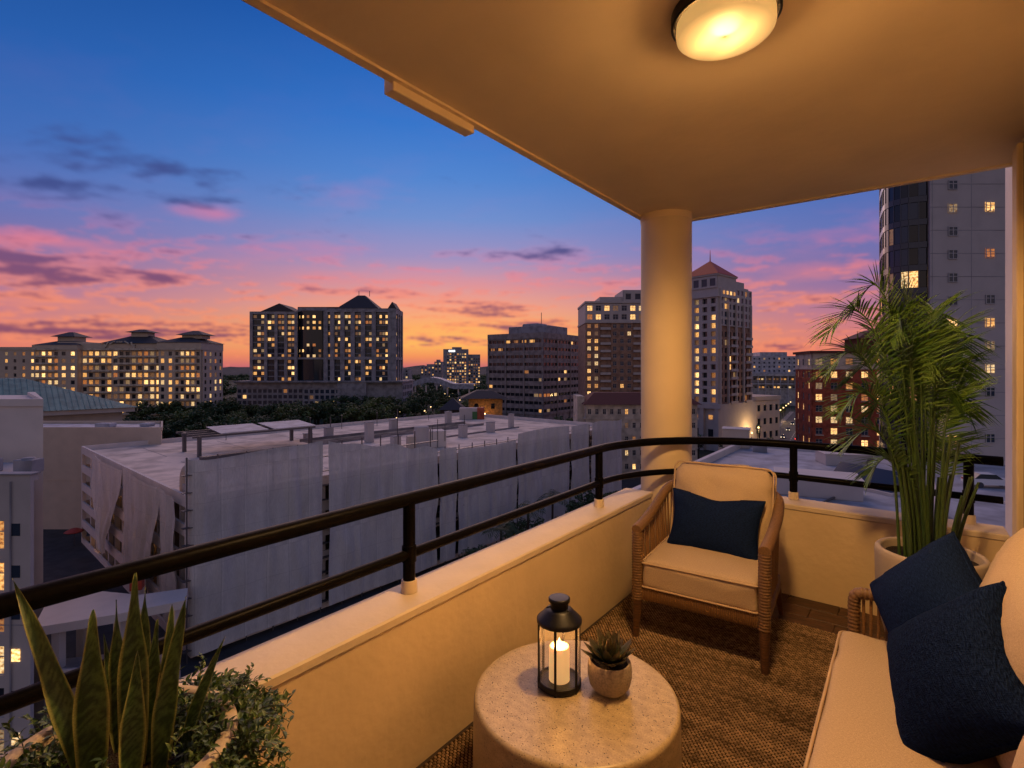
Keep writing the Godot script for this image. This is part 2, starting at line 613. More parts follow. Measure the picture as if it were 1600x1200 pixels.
func line(a: Vector3, b: Vector3, n := 2) -> PackedVector3Array:
	var p := PackedVector3Array()
	for i in n + 1:
		p.append(a.lerp(b, float(i) / n))
	return p


func cushion(size: Vector3, r: float, bulge: float, sd: int, wrinkle := 0.004) -> MB:
	var b := MB.new()
	var h := size * 0.5
	var N := 18
	var f := noise(sd, 5.0, 3)
	for ax in 3:
		var u := (ax + 1) % 3
		var w := (ax + 2) % 3
		for s in [-1, 1]:
			var rows := []
			for j in N + 1:
				var row := PackedVector3Array()
				for i in N + 1:
					var p := Vector3.ZERO
					var tu := 2.0 * i / N - 1.0
					var tw := 2.0 * j / N - 1.0
					p[ax] = s * h[ax]
					p[u] = signf(tu) * (1.0 - pow(1.0 - absf(tu), 1.7)) * h[u]
					p[w] = signf(tw) * (1.0 - pow(1.0 - absf(tw), 1.7)) * h[w]
					var inner := p.clamp(-(h - Vector3.ONE * r), h - Vector3.ONE * r)
					var q := inner + (p - inner).normalized() * r
					var e := Vector3(q.x / h.x, q.y / h.y, q.z / h.z)
					var out := (1 - e.x * e.x) * (1 - e.z * e.z)
					q.y += signf(q.y) * bulge * out * absf(e.y)
					q.x += signf(q.x) * bulge * 0.35 * (1 - e.y * e.y) * (1 - e.z * e.z) * absf(e.x)
					q.z += signf(q.z) * bulge * 0.35 * (1 - e.y * e.y) * (1 - e.x * e.x) * absf(e.z)
					q += (p - inner).normalized() * f.get_noise_3d(q.x * 1.0, q.y * 1.6, q.z * 1.4) * wrinkle
					row.append(q)
				rows.append(row)
			b.grid(rows, false, s > 0)
	b.weld()
	return b


func piping_loop(h: Vector3, r: float, y: float, tube_r := 0.0055) -> MB:
	var b := MB.new()
	var p := PackedVector3Array()
	var k := r * 0.7
	for c in [[1, 1, 0], [-1, 1, 90], [-1, -1, 180], [1, -1, 270]]:
		for i in 7:
			var a := deg_to_rad(c[2] + 15.0 * i)
			p.append(Vector3(c[0] * (h.x - k * 0.8) + cos(a) * k, y, c[1] * (h.z - k * 0.8) + sin(a) * k))
	p.append(p[0])
	b.tube(p, tube_r, 8, false)
	return b


func pillow(a: float, bb: float, t: float, sd: int, dent := 0.0, wr := 0.007) -> Array:  # [cloth, piping]
	var b := MB.new()
	var N := 34
	var f := noise(sd, 3.2, 3)
	var rim := PackedVector3Array()
	for s in [-1, 1]:
		var rows := []
		for j in N + 1:
			var row := PackedVector3Array()
			for i in N + 1:
				var u := sin((float(i) / N - 0.5) * PI)
				var v := sin((float(j) / N - 0.5) * PI)
				var cr := 1.0 - 0.03 * pow(absf(u * v), 5.0)
				var x := a * u * (1.0 - 0.13 * (1.0 - v * v)) * cr
				var y := bb * v * (1.0 - 0.13 * (1.0 - u * u)) * cr
				y -= dent * bb * exp(-u * u * 9.0) * smoothstep(-0.4, 1.0, v)
				var puff := pow(maxf(0.0, (1 - u * u) * (1 - v * v)), 0.42)
				var z := t * puff * (1.0 - dent * 0.9 * exp(-u * u * 7.0) * smoothstep(0.0, 1.0, v))
				var fold := f.get_noise_3d(x * 2.2 + y * 1.2, y * 1.4 - x * 0.5, s * 3.0)
				var corner := absf(u * v)
				z += wr * (fold + 0.9 * corner * sin((absf(x) / a - absf(y) / bb) * 16.0 + fold * 4.0)) * sqrt(puff)
				row.append(Vector3(x, y, z * s))
			rows.append(row)
		b.grid(rows, false, s < 0)
		if s == 1:
			for i in N:
				rim.append(rows[0][i])
			for j in N:
				rim.append(rows[j][N])
			for i in N:
				rim.append(rows[N][N - i])
			for j in N + 1:
				rim.append(rows[N - j][0])
	b.weld()
	var e := MB.new()
	e.tube(rim, 0.0042, 6, false)
	return [b, e]


func throw_pillow(label: String, at: Vector3, basis: Basis, a: float, bb: float, t: float, sd: int, dent: float, m: Material) -> void:
	var o := thing("throw_pillow", label, "pillow", at, 0.0, "navy throw pillows")
	o.basis = basis
	var p := pillow(a, bb, t, sd, dent)
	mb(o, "cover", p[0], m)
	mb(o, "piping", p[1], m)


func balcony() -> void:
	# setting
	var b := MB.new()
	b.lohi(Vector3(-1.78, -0.24, -4.28), Vector3(0.7, -0.004, 1.6))
	var fl := struct("floor", b, M.grout)
	fl.set_meta("label", "")
	fl.remove_meta("label")
	var tiles := []
	for k in 3:
		var tb := MB.new()
		tb.bevel(Vector3(0, 0.0, 0), Vector3(0.297, 0.016, 0.147), 0.002)
		tiles.append(tb.mesh([M.tile, M.tile_dark, M.tile][k]))
	for j in 6:
		for i in 7:
			var x := -1.405 + i * 0.3 + (0.15 if j % 2 else 0.0)
			if x > 0.5:
				continue
			part(fl, "floor_tile", tiles[rng.randi() % 3], null, Transform3D(Basis(), Vector3(x, rng.randf() * 0.0012, -3.98 + j * 0.15)))
	b = MB.new()
	b.lohi(Vector3(-1.745, CEIL, -4.33), Vector3(0.9, CEIL + 0.26, 1.6))
	var ce := struct("ceiling", b, M.ceiling_paint)
	b = MB.new()
	b.lohi(Vector3(-1.765, CEIL - 0.012, -4.35), Vector3(-1.72, CEIL + 0.275, 1.6))
	b.lohi(Vector3(-1.72, CEIL - 0.012, -4.35), Vector3(0.9, CEIL + 0.275, -4.305))
	mb(ce, "slab_edge", b, M.ceiling_paint)
	b = MB.new()
	b.bevel(Vector3(-1.776, CEIL + 0.1, -1.7), Vector3(0.066, 0.3, 0.52), 0.004)
	tag(mb(self, "ceiling_bracket", b, M.ceiling_paint), "small beige box bracket on the outer edge of the balcony ceiling", "bracket")
	# wall with the door beside the sofa
	b = MB.new()
	b.bevel(Vector3(0.62, 2.81, -1.15), Vector3(0.26, 0.06, 5.5), 0.004)
	b.bevel(Vector3(0.62, 0.03, -1.15), Vector3(0.26, 0.06, 5.5), 0.004)
	var w := struct("wall", b, M.wall_paint)
	b = MB.new()
	b.bevel(Vector3(0.54, 1.42, -3.83), Vector3(0.17, 2.72, 0.15), 0.006)
	mb(w, "door_frame", b, M.wall_paint)
	b = MB.new()
	b.bevel(Vector3(0.64, 1.3, -4.32), Vector3(0.24, 3.4, 0.86), 0.004)
	mb(w, "wall_end", b, M.white_wall)
	b = MB.new()
	b.lohi(Vector3(0.57, 0.06, -3.69), Vector3(0.576, 2.78, 1.6))
	mb(w, "glass_door", b, M.pane)
	b = MB.new()
	var folds := [PackedVector3Array(), PackedVector3Array()]
	for i in 361:
		var z := -3.1 + i * 0.013
		folds[0].append(Vector3(0.68 + 0.025 * sin(i * 0.52) + 0.01 * sin(i * 0.23), 2.78, z))
		folds[1].append(Vector3(0.68 + 0.03 * sin(i * 0.52) + 0.012 * sin(i * 0.23), 0.06, z))
	b.grid(folds)
	mb(w, "bounce_curtain", b, M.bounce_curtain)  # unseen curtain, added to bounce lamp light up to the ceiling
	b = MB.new()
	b.lohi(Vector3(0.8, 0.0, -3.9), Vector3(0.9, 2.84, 1.7))
	mb(w, "room_side", b, M.dark_inside)
	b = MB.new()
	b.lohi(Vector3(-1.9, -0.2, 1.6), Vector3(0.9, 3.1, 1.8))
	struct("wall", b, M.wall_paint)  # end wall behind the camera, added so lamp light bounces onto the ceiling
	b = MB.new()
	b.bevel(Vector3(0.52, 1.42, -3.7), Vector3(0.08, 2.72, 0.1), 0.004)
	b.bevel(Vector3(0.53, 1.42, -2.2), Vector3(0.06, 2.72, 0.07), 0.004)
	mb(w, "door_stile", b, M.dark_metal)
	# parapets
	for k in 2:
		var o := thing("parapet_wall", ["long beige parapet wall on the left carrying the railing", "short beige parapet wall behind the palm and the armchair"][k], "wall", [Vector3(-1.67, 0, -1.2), Vector3(-0.4, 0, -4.165)][k], 0, "balcony parapets")
		b = MB.new()
		var cp := MB.new()
		if k == 0:
			b.lohi(Vector3(-0.105, -0.24, -2.61), Vector3(0.105, 0.605, 2.8))
			cp.bevel(Vector3(0, 0.625, 0.09), Vector3(0.226, 0.04, 5.42), 0.007)
		else:
			b.lohi(Vector3(-0.98, -0.24, -0.105), Vector3(0.86, 0.605, 0.105))
			cp.bevel(Vector3(-0.06, 0.625, 0.0), Vector3(1.85, 0.04, 0.226), 0.007)
		mb(o, "wall_face", b, M.wall_paint)
		mb(o, "cap", cp, M.cap_paint)
	# column
	b = MB.new()
	b.lathe([Vector2(0.0, 0.0), Vector2(0.2, 0.0), Vector2(0.2, 1.4), Vector2(0.2, CEIL)], 64)
	var col := thing("column", "round beige column holding the balcony ceiling at the corner", "column", Vector3(-1.565, 0.0, -4.11))
	mb(col, "shaft", b, M.column_paint)
	b = MB.new()
	b.lathe([Vector2(0.2, CEIL - 0.05), Vector2(0.204, CEIL - 0.048), Vector2(0.206, CEIL - 0.001)], 64)
	mb(col, "collar", b, M.ceiling_paint)
	# railing
	var rail := thing("railing", "dark bronze two-bar railing curving round the balcony corner", "railing", Vector3(-1.69, 0.645, -1.2))
	var off := rail.position
	for k in 2:
		var y: float = [1.04, 0.806][k]
		var p := PackedVector3Array()
		for z in [1.5, 0.6, -0.6, -1.4, -2.2, -3.1]:
			p.append(Vector3(-1.69, y, z) - off)
		for i in 25:
			var a := PI + PI / 2 * i / 24.0
			p.append(Vector3(-0.65 + cos(a) * 1.04, y, -3.2 + sin(a) * 1.04) - off)
		for x in [-0.4, 0.0, 0.455]:
			p.append(Vector3(x, y, -4.24) - off)
		b = MB.new()
		b.tube(p, [0.029, 0.022][k], 20)
		mb(rail, ["top_rail", "bottom_rail"][k], b, M.bronze)
	b = MB.new()
	b.lathe([Vector2(0.026, 0.4), Vector2(0.026, 0.0)], 20)
	var post := b.mesh(M.bronze)
	b = MB.new()
	b.lathe([Vector2(0.026, 0.052), Vector2(0.033, 0.05), Vector2(0.036, 0.0)], 20)
	var collar := b.mesh(M.cap_paint)
	b = MB.new()
	b.lathe([Vector2(0.0265, 0.2), Vector2(0.031, 0.195), Vector2(0.031, 0.13), Vector2(0.0265, 0.125)], 20)
	var sleeve := b.mesh(M.bronze)
	for q in [Vector2(-1.69, 0.3), Vector2(-1.69, -1.48), Vector2(-1.69, -3.19), Vector2(-0.66, -4.24), Vector2(0.3, -4.24)]:
		var po := part(rail, "post", post, null, Transform3D(Basis(), Vector3(q.x, 0.645, q.y) - off))
		part(po, "collar", collar)
		part(po, "sleeve", sleeve)
	# ceiling lamp
	var lamp := thing("ceiling_lamp", "round ceiling lamp with glowing frosted glass and dark rim", "lamp", Vector3(-0.5, CEIL, -1.86))
	b = MB.new()
	b.lathe([Vector2(0.0, -0.001), Vector2(0.176, -0.001), Vector2(0.178, -0.004), Vector2(0.178, -0.04), Vector2(0.17, -0.042)].map(func(q): return q), 56)
	mb(lamp, "rim", b, M.dark_metal)
	b = MB.new()
	b.lathe([Vector2(0.16, -0.04), Vector2(0.161, -0.07), Vector2(0.159, -0.081), Vector2(0.151, -0.089), Vector2(0.12, -0.093), Vector2(0.08, -0.095), Vector2(0.04, -0.096), Vector2(0.0, -0.096)], 56)
	for i in b.v.size():
		b.uv[i] = Vector2(b.v[i].x / 0.34 + 0.5, b.v[i].z / 0.34 + 0.5)
	var gm := mat("lamp_glass", Color(0.5, 0.42, 0.3), 0.35)
	gm.emission_enabled = true
	gm.emission = Color.WHITE
	gm.emission_operator = BaseMaterial3D.EMISSION_OP_MULTIPLY
	gm.emission_texture = picture(128, 128, func(x: int, y: int) -> Color:
		var p := Vector2(x / 63.5 - 1.0, y / 63.5 - 1.0)
		var q := p.rotated(deg_to_rad(-42))
		var s := exp(-pow((q.y - 0.3) / 0.2, 2) - pow(q.x / 0.55, 2)) + exp(-pow((q.y + 0.3) / 0.2, 2) - pow(q.x / 0.55, 2))
		var k := 0.6 + 0.34 * s + 0.12 * (1.0 - p.length())
		return Color(minf(1, k * 1.0), minf(1, k * 0.76), minf(1, k * 0.42)))
	gm.emission_energy_multiplier = 1.7
	mb(lamp, "diffuser", b, gm)
	var sp := SpotLight3D.new()
	sp.name = "lamp_light"
	lamp.add_child(sp)
	sp.position = Vector3(0, -0.08, 0)
	sp.rotation_degrees.x = -90
	sp.spot_angle = 84
	sp.spot_angle_attenuation = 0.35
	sp.spot_range = 12
	sp.spot_attenuation = 2
	sp.light_size = 0.13
	sp.light_energy = LAMP
	sp.light_color = LAMP_COLOR
	sp.shadow_enabled = true
	var up := OmniLight3D.new()
	up.name = "lamp_glow"
	lamp.add_child(up)
	up.position = Vector3(0, -0.085, 0)
	up.omni_range = 8
	up.omni_attenuation = 2
	up.light_size = 0.1
	up.light_energy = 0.32
	up.light_color = LAMP_COLOR
	up.shadow_enabled = true
	# rug
	var rug := thing("rug", "brown woven jute rug under the armchair and stone table", "rug", Vector3(-0.7, 0.008, -1.9))
	b = MB.new()
	b.bevel(Vector3(0, 0.006, 0), Vector3(1.66, 0.01, 3.4), 0.003)
	mb(rug, "backing", b, M.jute_base)
	b = MB.new()
	var ring := []
	for s in [[0.0, 1.0], [0.55, 0.75], [1.0, 0.0]]:
		var row := PackedVector3Array()
		for k in 6:
			var a := -TAU * k / 6
			row.append(Vector3(cos(a) * 0.0104 * s[0], 0.0066 * s[1], sin(a) * 0.0056 * s[0]))
		ring.append(row)
	b.grid(ring, true, true)
	var mm := MultiMesh.new()
	mm.transform_format = MultiMesh.TRANSFORM_3D
	mm.use_colors = true
	mm.mesh = b.mesh(M.jute_a)
	var nx := 82
	var nz := 280
	mm.instance_count = nx * nz
	var rn := noise(31, 0.6, 3)
	for j in nz:
		for i in nx:
			var x := -0.82 + i * 0.0202 + (0.0101 if j % 2 else 0.0)
			var z := -1.692 + j * 0.01205
			x += 0.004 * rn.get_noise_2d(x * 3.0, z * 3.0)
			var thick := 0.85 + 0.5 * rng.randf() + (0.35 if j % 6 == 0 else 0.0)
			mm.set_instance_transform(j * nx + i, Transform3D(Basis(Vector3.UP, rng.randf_range(-0.3, 0.3)).scaled(Vector3(1.0, thick, 1.0)), Vector3(x, 0.009, z)))
			var t := 0.5 + 0.6 * rng.randf() + 0.5 * rn.get_noise_2d(x * 2.0, z * 12.0)
			mm.set_instance_color(j * nx + i, Color(t, t * 0.98, t * 0.92))
	var ms := MultiMeshInstance3D.new()
	ms.name = "weave"
	ms.multimesh = mm
	ms.set_meta("kind", "stuff")
	rug.add_child(ms)


func armchair() -> void:
	var o := thing("armchair", "rattan armchair with cream cushions in front of the corner column", "armchair", Vector3(-0.955, 0.02, -3.24), 4.5)
	o.scale = Vector3(1.06, 1.02, 1.04)
	var b: MB
	# legs and posts
	for s in [-1, 1]:
		b = MB.new()
		b.tube(PackedVector3Array([Vector3(s * 0.325, 0.0, 0.345), Vector3(s * 0.322, 0.1, 0.338), Vector3(s * 0.32, 0.23, 0.33)]), [0.018, 0.022, 0.028], 12)
		mb(o, "leg", b, M.leg_wood)
		b = MB.new()
		b.tube(PackedVector3Array([Vector3(s * 0.325, 0.0, -0.4), Vector3(s * 0.315, 0.12, -0.365), Vector3(s * 0.305, 0.26, -0.33)]), [0.014, 0.018, 0.022], 12)
		mb(o, "leg", b, M.leg_wood)
		b = MB.new()
		ridged(b, line(Vector3(s * 0.32, 0.21, 0.33), Vector3(s * 0.322, 0.6, 0.325)), 0.031, 0.0155)
		mb(o, "post", b, M.rattan)
	var arm := [Vector3(-0.322, 0.615, 0.345), Vector3(-0.326, 0.625, 0.2), Vector3(-0.332, 0.655, 0.0), Vector3(-0.333, 0.7, -0.17), Vector3(-0.315, 0.745, -0.3), Vector3(-0.25, 0.765, -0.37), Vector3(-0.12, 0.775, -0.395), Vector3(0, 0.777, -0.4)]
	for i in range(6, -1, -1):
		arm.append(Vector3(-arm[i].x, arm[i].y, arm[i].z))
	var path := smooth_path(arm)
	b = MB.new()
	ridged(b, path, 0.029, 0.0155)
	mb(o, "arm_rail", b, M.rattan)
	# lower ring
	var low := [Vector3(-0.32, 0.255, 0.33), Vector3(-0.322, 0.255, 0.0), Vector3(-0.316, 0.255, -0.25), Vector3(-0.25, 0.255, -0.34), Vector3(0, 0.255, -0.36), Vector3(0.25, 0.255, -0.34), Vector3(0.316, 0.255, -0.25), Vector3(0.322, 0.255, 0.0), Vector3(0.32, 0.255, 0.33)]
	var lowp := smooth_path(low, 10)
	b = MB.new()
	ridged(b, lowp, 0.022, 0.018)
	mb(o, "seat_rail", b, M.rattan)
	b = MB.new()
	for i in 62:
		var x := -0.298 + i * 0.00977
		b.tube(PackedVector3Array([Vector3(x, 0.302, 0.322), Vector3(x, 0.3, 0.334), Vector3(x + 0.001, 0.26, 0.337), Vector3(x, 0.218, 0.334), Vector3(x, 0.215, 0.322)]), 0.0052, 6, false)
	b.lohi(Vector3(-0.3, 0.222, 0.312), Vector3(0.3, 0.298, 0.333))
	mb(o, "apron", b, M.rattan_cord)
	b = MB.new()
	b.lohi(Vector3(-0.31, 0.25, -0.33), Vector3(0.31, 0.275, 0.32))
	mb(o, "seat_deck", b, M.rattan)
	# cords from the lower ring to the arm rail
	var n := 44
	var ap := even(path, 0.004)
	var lp := even(lowp, 0.004)
	for i in n:
		var t := (i + 0.9) / (n + 0.8)
		var hi := ap[int(t * (ap.size() - 1))]
		var lo := lp[int(t * (lp.size() - 1))]
		var mid := hi.lerp(lo, 0.5) + Vector3(rng.randf_range(-1, 1), 0, rng.randf_range(-1, 1)) * 0.003
		b = MB.new()
		b.tube(smooth_path([hi, mid, lo], 3), 0.0062 if i % 2 else 0.0075, 6, false)
		mb(o, "cord", b, M.rattan_cord)
	# cushions
	var size := Vector3(0.585, 0.17, 0.62)
	var c := mb(o, "seat_cushion", cushion(size, 0.03, 0.02, 41, 0.007), M.canvas)
	c.position = Vector3(0, 0.362, 0.03)
	for y in [0.068, -0.068]:
		mb(c, "piping", piping_loop(size * 0.5, 0.03, y), M.piping)
	size = Vector3(0.55, 0.16, 0.5)
	c = mb(o, "back_cushion", cushion(size, 0.055, 0.06, 42, 0.02), M.canvas)
	c.transform = Transform3D(Basis(Vector3.RIGHT, deg_to_rad(90 - 14)), Vector3(0.02, 0.665, -0.235))
	for y in [0.062, -0.062]:
		mb(c, "piping", piping_loop(size * 0.5, 0.055, y), M.piping)
	throw_pillow("navy throw pillow leaning in the rattan armchair", o.position + Vector3(0.0, 0.6, -0.07), Basis(Vector3.UP, deg_to_rad(3)) * Basis(Vector3.RIGHT, deg_to_rad(-22)) * Basis(Vector3.FORWARD, deg_to_rad(1.0)), 0.285, 0.198, 0.095, 43, 0.1, M.navy)


func sofa() -> void:
	var o := thing("sofa", "long rattan sofa with cream cushions along the right wall", "sofa", Vector3(0.1, 0.02, -1.85))
	var b := MB.new()
	var z0 := -0.93
	# far arm
	for q in [Vector3(-0.29, 0, z0), Vector3(0.4, 0, z0), Vector3(-0.29, 0, 1.0), Vector3(0.4, 0, 1.0)]:
		b = MB.new()
		b.tube(PackedVector3Array([q, q + Vector3(0, 0.2, 0)]), [0.015, 0.022], 12)
		mb(o, "leg", b, M.leg_wood)
	for z in [z0, 1.0]:
		b = MB.new()
		ridged(b, smooth_path([Vector3(-0.29, 0.2, z), Vector3(-0.29, 0.38, z), Vector3(-0.29, 0.53, z), Vector3(-0.278, 0.562, z), Vector3(-0.25, 0.573, z), Vector3(-0.1, 0.575, z), Vector3(0.15, 0.578, z), Vector3(0.42, 0.58, z)], 10), 0.025, 0.0165)
		mb(o, "arm", b, M.rattan)
		for i in 24:
			var x := -0.255 + i * 0.028
			b = MB.new()
			b.tube(line(Vector3(x, 0.565, z), Vector3(x + rng.randf_range(-0.003, 0.003), 0.24, z), 2), 0.0068, 6, false)
			mb(o, "cord", b, M.rattan_cord)
	b = MB.new()
	ridged(b, line(Vector3(-0.3, 0.235, z0), Vector3(-0.3, 0.235, 1.0)), 0.024, 0.0125, 8)
	ridged(b, line(Vector3(0.4, 0.235, z0), Vector3(0.4, 0.235, 1.0)), 0.024, 0.0125, 8)
	ridged(b, line(Vector3(-0.3, 0.235, z0), Vector3(0.4, 0.235, z0)), 0.022, 0.0125, 8)
	b.lohi(Vector3(-0.28, 0.225, z0 + 0.02), Vector3(0.38, 0.25, 0.98))
	mb(o, "frame", b, M.rattan)
	b = MB.new()
	ridged(b, line(Vector3(0.42, 0.56, z0), Vector3(0.42, 0.8, z0)), 0.022, 0.0125, 8)
	ridged(b, line(Vector3(0.42, 0.8, z0), Vector3(0.42, 0.8, 1.0)), 0.022, 0.0125, 8)
	mb(o, "back_rail", b, M.rattan)
	var size := Vector3(0.7, 0.17, 1.84)
	var c := mb(o, "seat_cushion", cushion(size, 0.032, 0.018, 51, 0.011), M.canvas)
	c.position = Vector3(0.015, 0.325, 0.02)
	for y in [0.066, -0.066]:
		mb(c, "piping", piping_loop(size * 0.5, 0.04, y), M.piping)
	for k in 2:
		var p := pillow(0.46, 0.31, 0.14, 52 + k, 0.02, 0.008)
		c = mb(o, "back_cushion", p[0], M.canvas)
		c.transform = Transform3D(Basis(Vector3.UP, deg_to_rad(-90)) * Basis(Vector3.RIGHT, deg_to_rad(-10)), Vector3(0.21, 0.685, -0.45 + k * 0.93))
		mb(c, "piping", p[1], M.piping)
	var base := Basis(Vector3.UP, deg_to_rad(-68))
	throw_pillow("smaller navy throw pillow at the far end of the sofa", Vector3(0.08, 0.685, -2.54), Basis(Vector3.UP, deg_to_rad(-50)) * Basis(Vector3.RIGHT, deg_to_rad(-24)) * Basis(Vector3.FORWARD, deg_to_rad(36)), 0.22, 0.22, 0.135, 54, 0.0, M.navy)
	throw_pillow("larger ribbed navy throw pillow at the front of the sofa", Vector3(0.125, 0.64, -2.11), Basis(Vector3.UP, deg_to_rad(-62)) * Basis(Vector3.RIGHT, deg_to_rad(-28)) * Basis(Vector3.FORWARD, deg_to_rad(37)), 0.24, 0.24, 0.135, 55, 0.0, M.navy_rib)


func table_and_things() -> void:
	var at := Vector3(-0.963, 0.0, -1.632)
	var o := thing("coffee_table", "round travertine drum coffee table on the jute rug", "table", at + Vector3(0, 0.02, 0))
	var b := MB.new()
	b.lathe([Vector2(0.0, 0.4), Vector2(0.12, 0.4), Vector2(0.25, 0.4), Vector2(0.33, 0.4), Vector2(0.352, 0.4), Vector2(0.36, 0.398), Vector2(0.366, 0.392), Vector2(0.368, 0.382), Vector2(0.37, 0.3), Vector2(0.372, 0.0)], 96)
	mb(o, "drum", b, M.travertine)
	# lantern
	var l := thing("lantern", "black metal candle lantern on the stone table", "lantern", Vector3(-1.03, 0.42, -1.632), 12)
	b = MB.new()
	b.lathe([Vector2(0, 0.02), Vector2(0.07, 0.02), Vector2(0.072, 0.026), Vector2(0.08, 0.026), Vector2(0.082, 0.022), Vector2(0.082, 0.006), Vector2(0.08, 0.003), Vector2(0.0, 0.003)], 48)
	mb(l, "base", b, M.dark_metal)
	for k in 6:
		var a := TAU * k / 6 + 0.35
		b = MB.new()
		b.bevel(Vector3(cos(a) * 0.08, 0.122, sin(a) * 0.08), Vector3(0.007, 0.244, 0.009), 0.0015, Basis(Vector3.UP, -a))
		mb(l, "bar", b, M.dark_metal)
	b = MB.new()
	b.lathe([Vector2(0.0, 0.288), Vector2(0.036, 0.287), Vector2(0.05, 0.28), Vector2(0.078, 0.252), Vector2(0.084, 0.246), Vector2(0.084, 0.236), Vector2(0.08, 0.236), Vector2(0.074, 0.246), Vector2(0.04, 0.27), Vector2(0.0, 0.275)], 48)
	mb(l, "lid", b, M.dark_metal)
	b = MB.new()
	b.lathe([Vector2(0.0, 0.326), Vector2(0.034, 0.326), Vector2(0.04, 0.323), Vector2(0.04, 0.312), Vector2(0.034, 0.308), Vector2(0.033, 0.286)], 40)
	mb(l, "chimney_cap", b, M.dark_metal)
	b = MB.new()
	var hp := []
	for i in 9:
		var a := PI * i / 8.0
		hp.append(Vector3(cos(a) * 0.05, 0.272 + sin(a) * 0.022, 0.012))
	b.tube(smooth_path(hp, 3), 0.0024, 6)
	mb(l, "handle", b, M.dark_metal)
	b = MB.new()
	b.lathe([Vector2(0.0755, 0.236), Vector2(0.0755, 0.024)], 48)
	mb(l, "glass", b, M.pane)
	var cn := thing("candle", "lit cream pillar candle inside the black lantern", "candle", Vector3(-1.03, 0.441, -1.632))
	b = MB.new()
	b.lathe([Vector2(0.0, 0.117), Vector2(0.02, 0.118), Vector2(0.032, 0.123), Vector2(0.0355, 0.124), Vector2(0.038, 0.12), Vector2(0.0385, 0.06), Vector2(0.0385, 0.0)], 40)
	mb(cn, "wax_body", b, M.wax)
	b = MB.new()
	b.tube(line(Vector3(0, 0.117, 0), Vector3(0.001, 0.132, 0)), 0.0011, 5)
	mb(cn, "wick", b, M.wick)
	b = MB.new()
	b.lathe([Vector2(0.0, 0.156), Vector2(0.002, 0.149), Vector2(0.0042, 0.139), Vector2(0.0042, 0.134), Vector2(0.002, 0.129), Vector2(0.0, 0.128)], 12)
	mb(cn, "flame", b, M.flame)
	var om := OmniLight3D.new()
	om.name = "candle_light"
	cn.add_child(om)
	om.position = Vector3(0, 0.14, 0)
	om.light_energy = 0.05
	om.light_color = Color(1.0, 0.68, 0.36)
	om.light_size = 0.006
	om.omni_range = 6
	om.omni_attenuation = 2
	om.shadow_enabled = true
	# succulent
	var s := thing("succulent", "small succulent in a clay bowl beside the lantern", "potted plant", Vector3(-0.865, 0.42, -1.715))
	b = MB.new()
	b.lathe([Vector2(0.066, 0.098), Vector2(0.0685, 0.112), Vector2(0.073, 0.113), Vector2(0.0765, 0.108), Vector2(0.08, 0.085), Vector2(0.08, 0.06), Vector2(0.073, 0.028), Vector2(0.058, 0.008), Vector2(0.045, 0.001), Vector2(0.0, 0.001)], 56)
	mb(s, "pot", b, M.clay_small)
	b = MB.new()
	b.lathe([Vector2(0, 0.1), Vector2(0.03, 0.1), Vector2(0.068, 0.097)], 30)
	mb(s, "soil", b, M.soil)
	var q := 0
	for ringk in [[13, 0.1, 12.0, 0.04], [11, 0.11, 28.0, 0.038], [9, 0.104, 48.0, 0.03], [6, 0.085, 68.0, 0.018]]:
		for i in ringk[0]:
			var az: float = TAU * (i + 0.37 * q) / ringk[0] + rng.randf_range(-0.12, 0.12)
			var up := deg_to_rad(ringk[2] + rng.randf_range(-7, 7))
			var len: float = ringk[1] * rng.randf_range(0.85, 1.12)
			var dir := Vector3(cos(az), 0, sin(az))
			b = MB.new()
			var side := dir.cross(Vector3.UP)
			var rows := []
			var cols := []
			for j in 9:
				var t := j / 8.0
				var u2 := up + t * 0.35
				var pos := Vector3(0, 0.104, 0) + dir * (0.006 + len * t * cos(u2)) + Vector3(0, len * t * sin(u2), 0)
				var wd: float = ringk[3] * 0.5 * pow(sin(PI * (0.16 + 0.84 * t)), 0.8) * (1.0 - 0.1 * t)
				var th := 0.0045 * (1.0 - t * 0.8)
				var nn := (dir * -sin(u2) + Vector3.UP * cos(u2))
				var row := PackedVector3Array()
				var cr := PackedColorArray()
				for k in 8:
					var a := TAU * k / 8
					row.append(pos + side * cos(a) * wd + nn * (sin(a) * th + wd * 0.3 * cos(a) * cos(a)))
					cr.append(Color(0.055, 0.085, 0.035).lerp(Color(0.16, 0.1, 0.05), clampf(t * t * 0.9, 0, 1)))
				rows.append(row)
				cols.append(cr)
			b.grid(rows, true, false, cols)
			mb(s, "leaf", b, M.leaf_thick)
		q += 1


func leaflet(b: MB, base: Vector3, dir: Vector3, up: Vector3, len: float, wide: float, droop: float, c: Color) -> void:
	var side := dir.cross(up).normalized()
	var rows := []
	var cols := []
	for j in 5:
		var t := j / 4.0
		var p := base + dir * len * t + Vector3.DOWN * droop * t * t * len
		var w: float = wide * [0.45, 1.0, 0.9, 0.55, 0.03][j] * 0.5
		rows.append(PackedVector3Array([p - side * w + up * w * 0.5, p, p + side * w + up * w * 0.5]))
		var k := c * (0.85 + 0.3 * t)
		cols.append(PackedColorArray([k, k * 0.85, k]))
	b.grid(rows, false, false, cols)


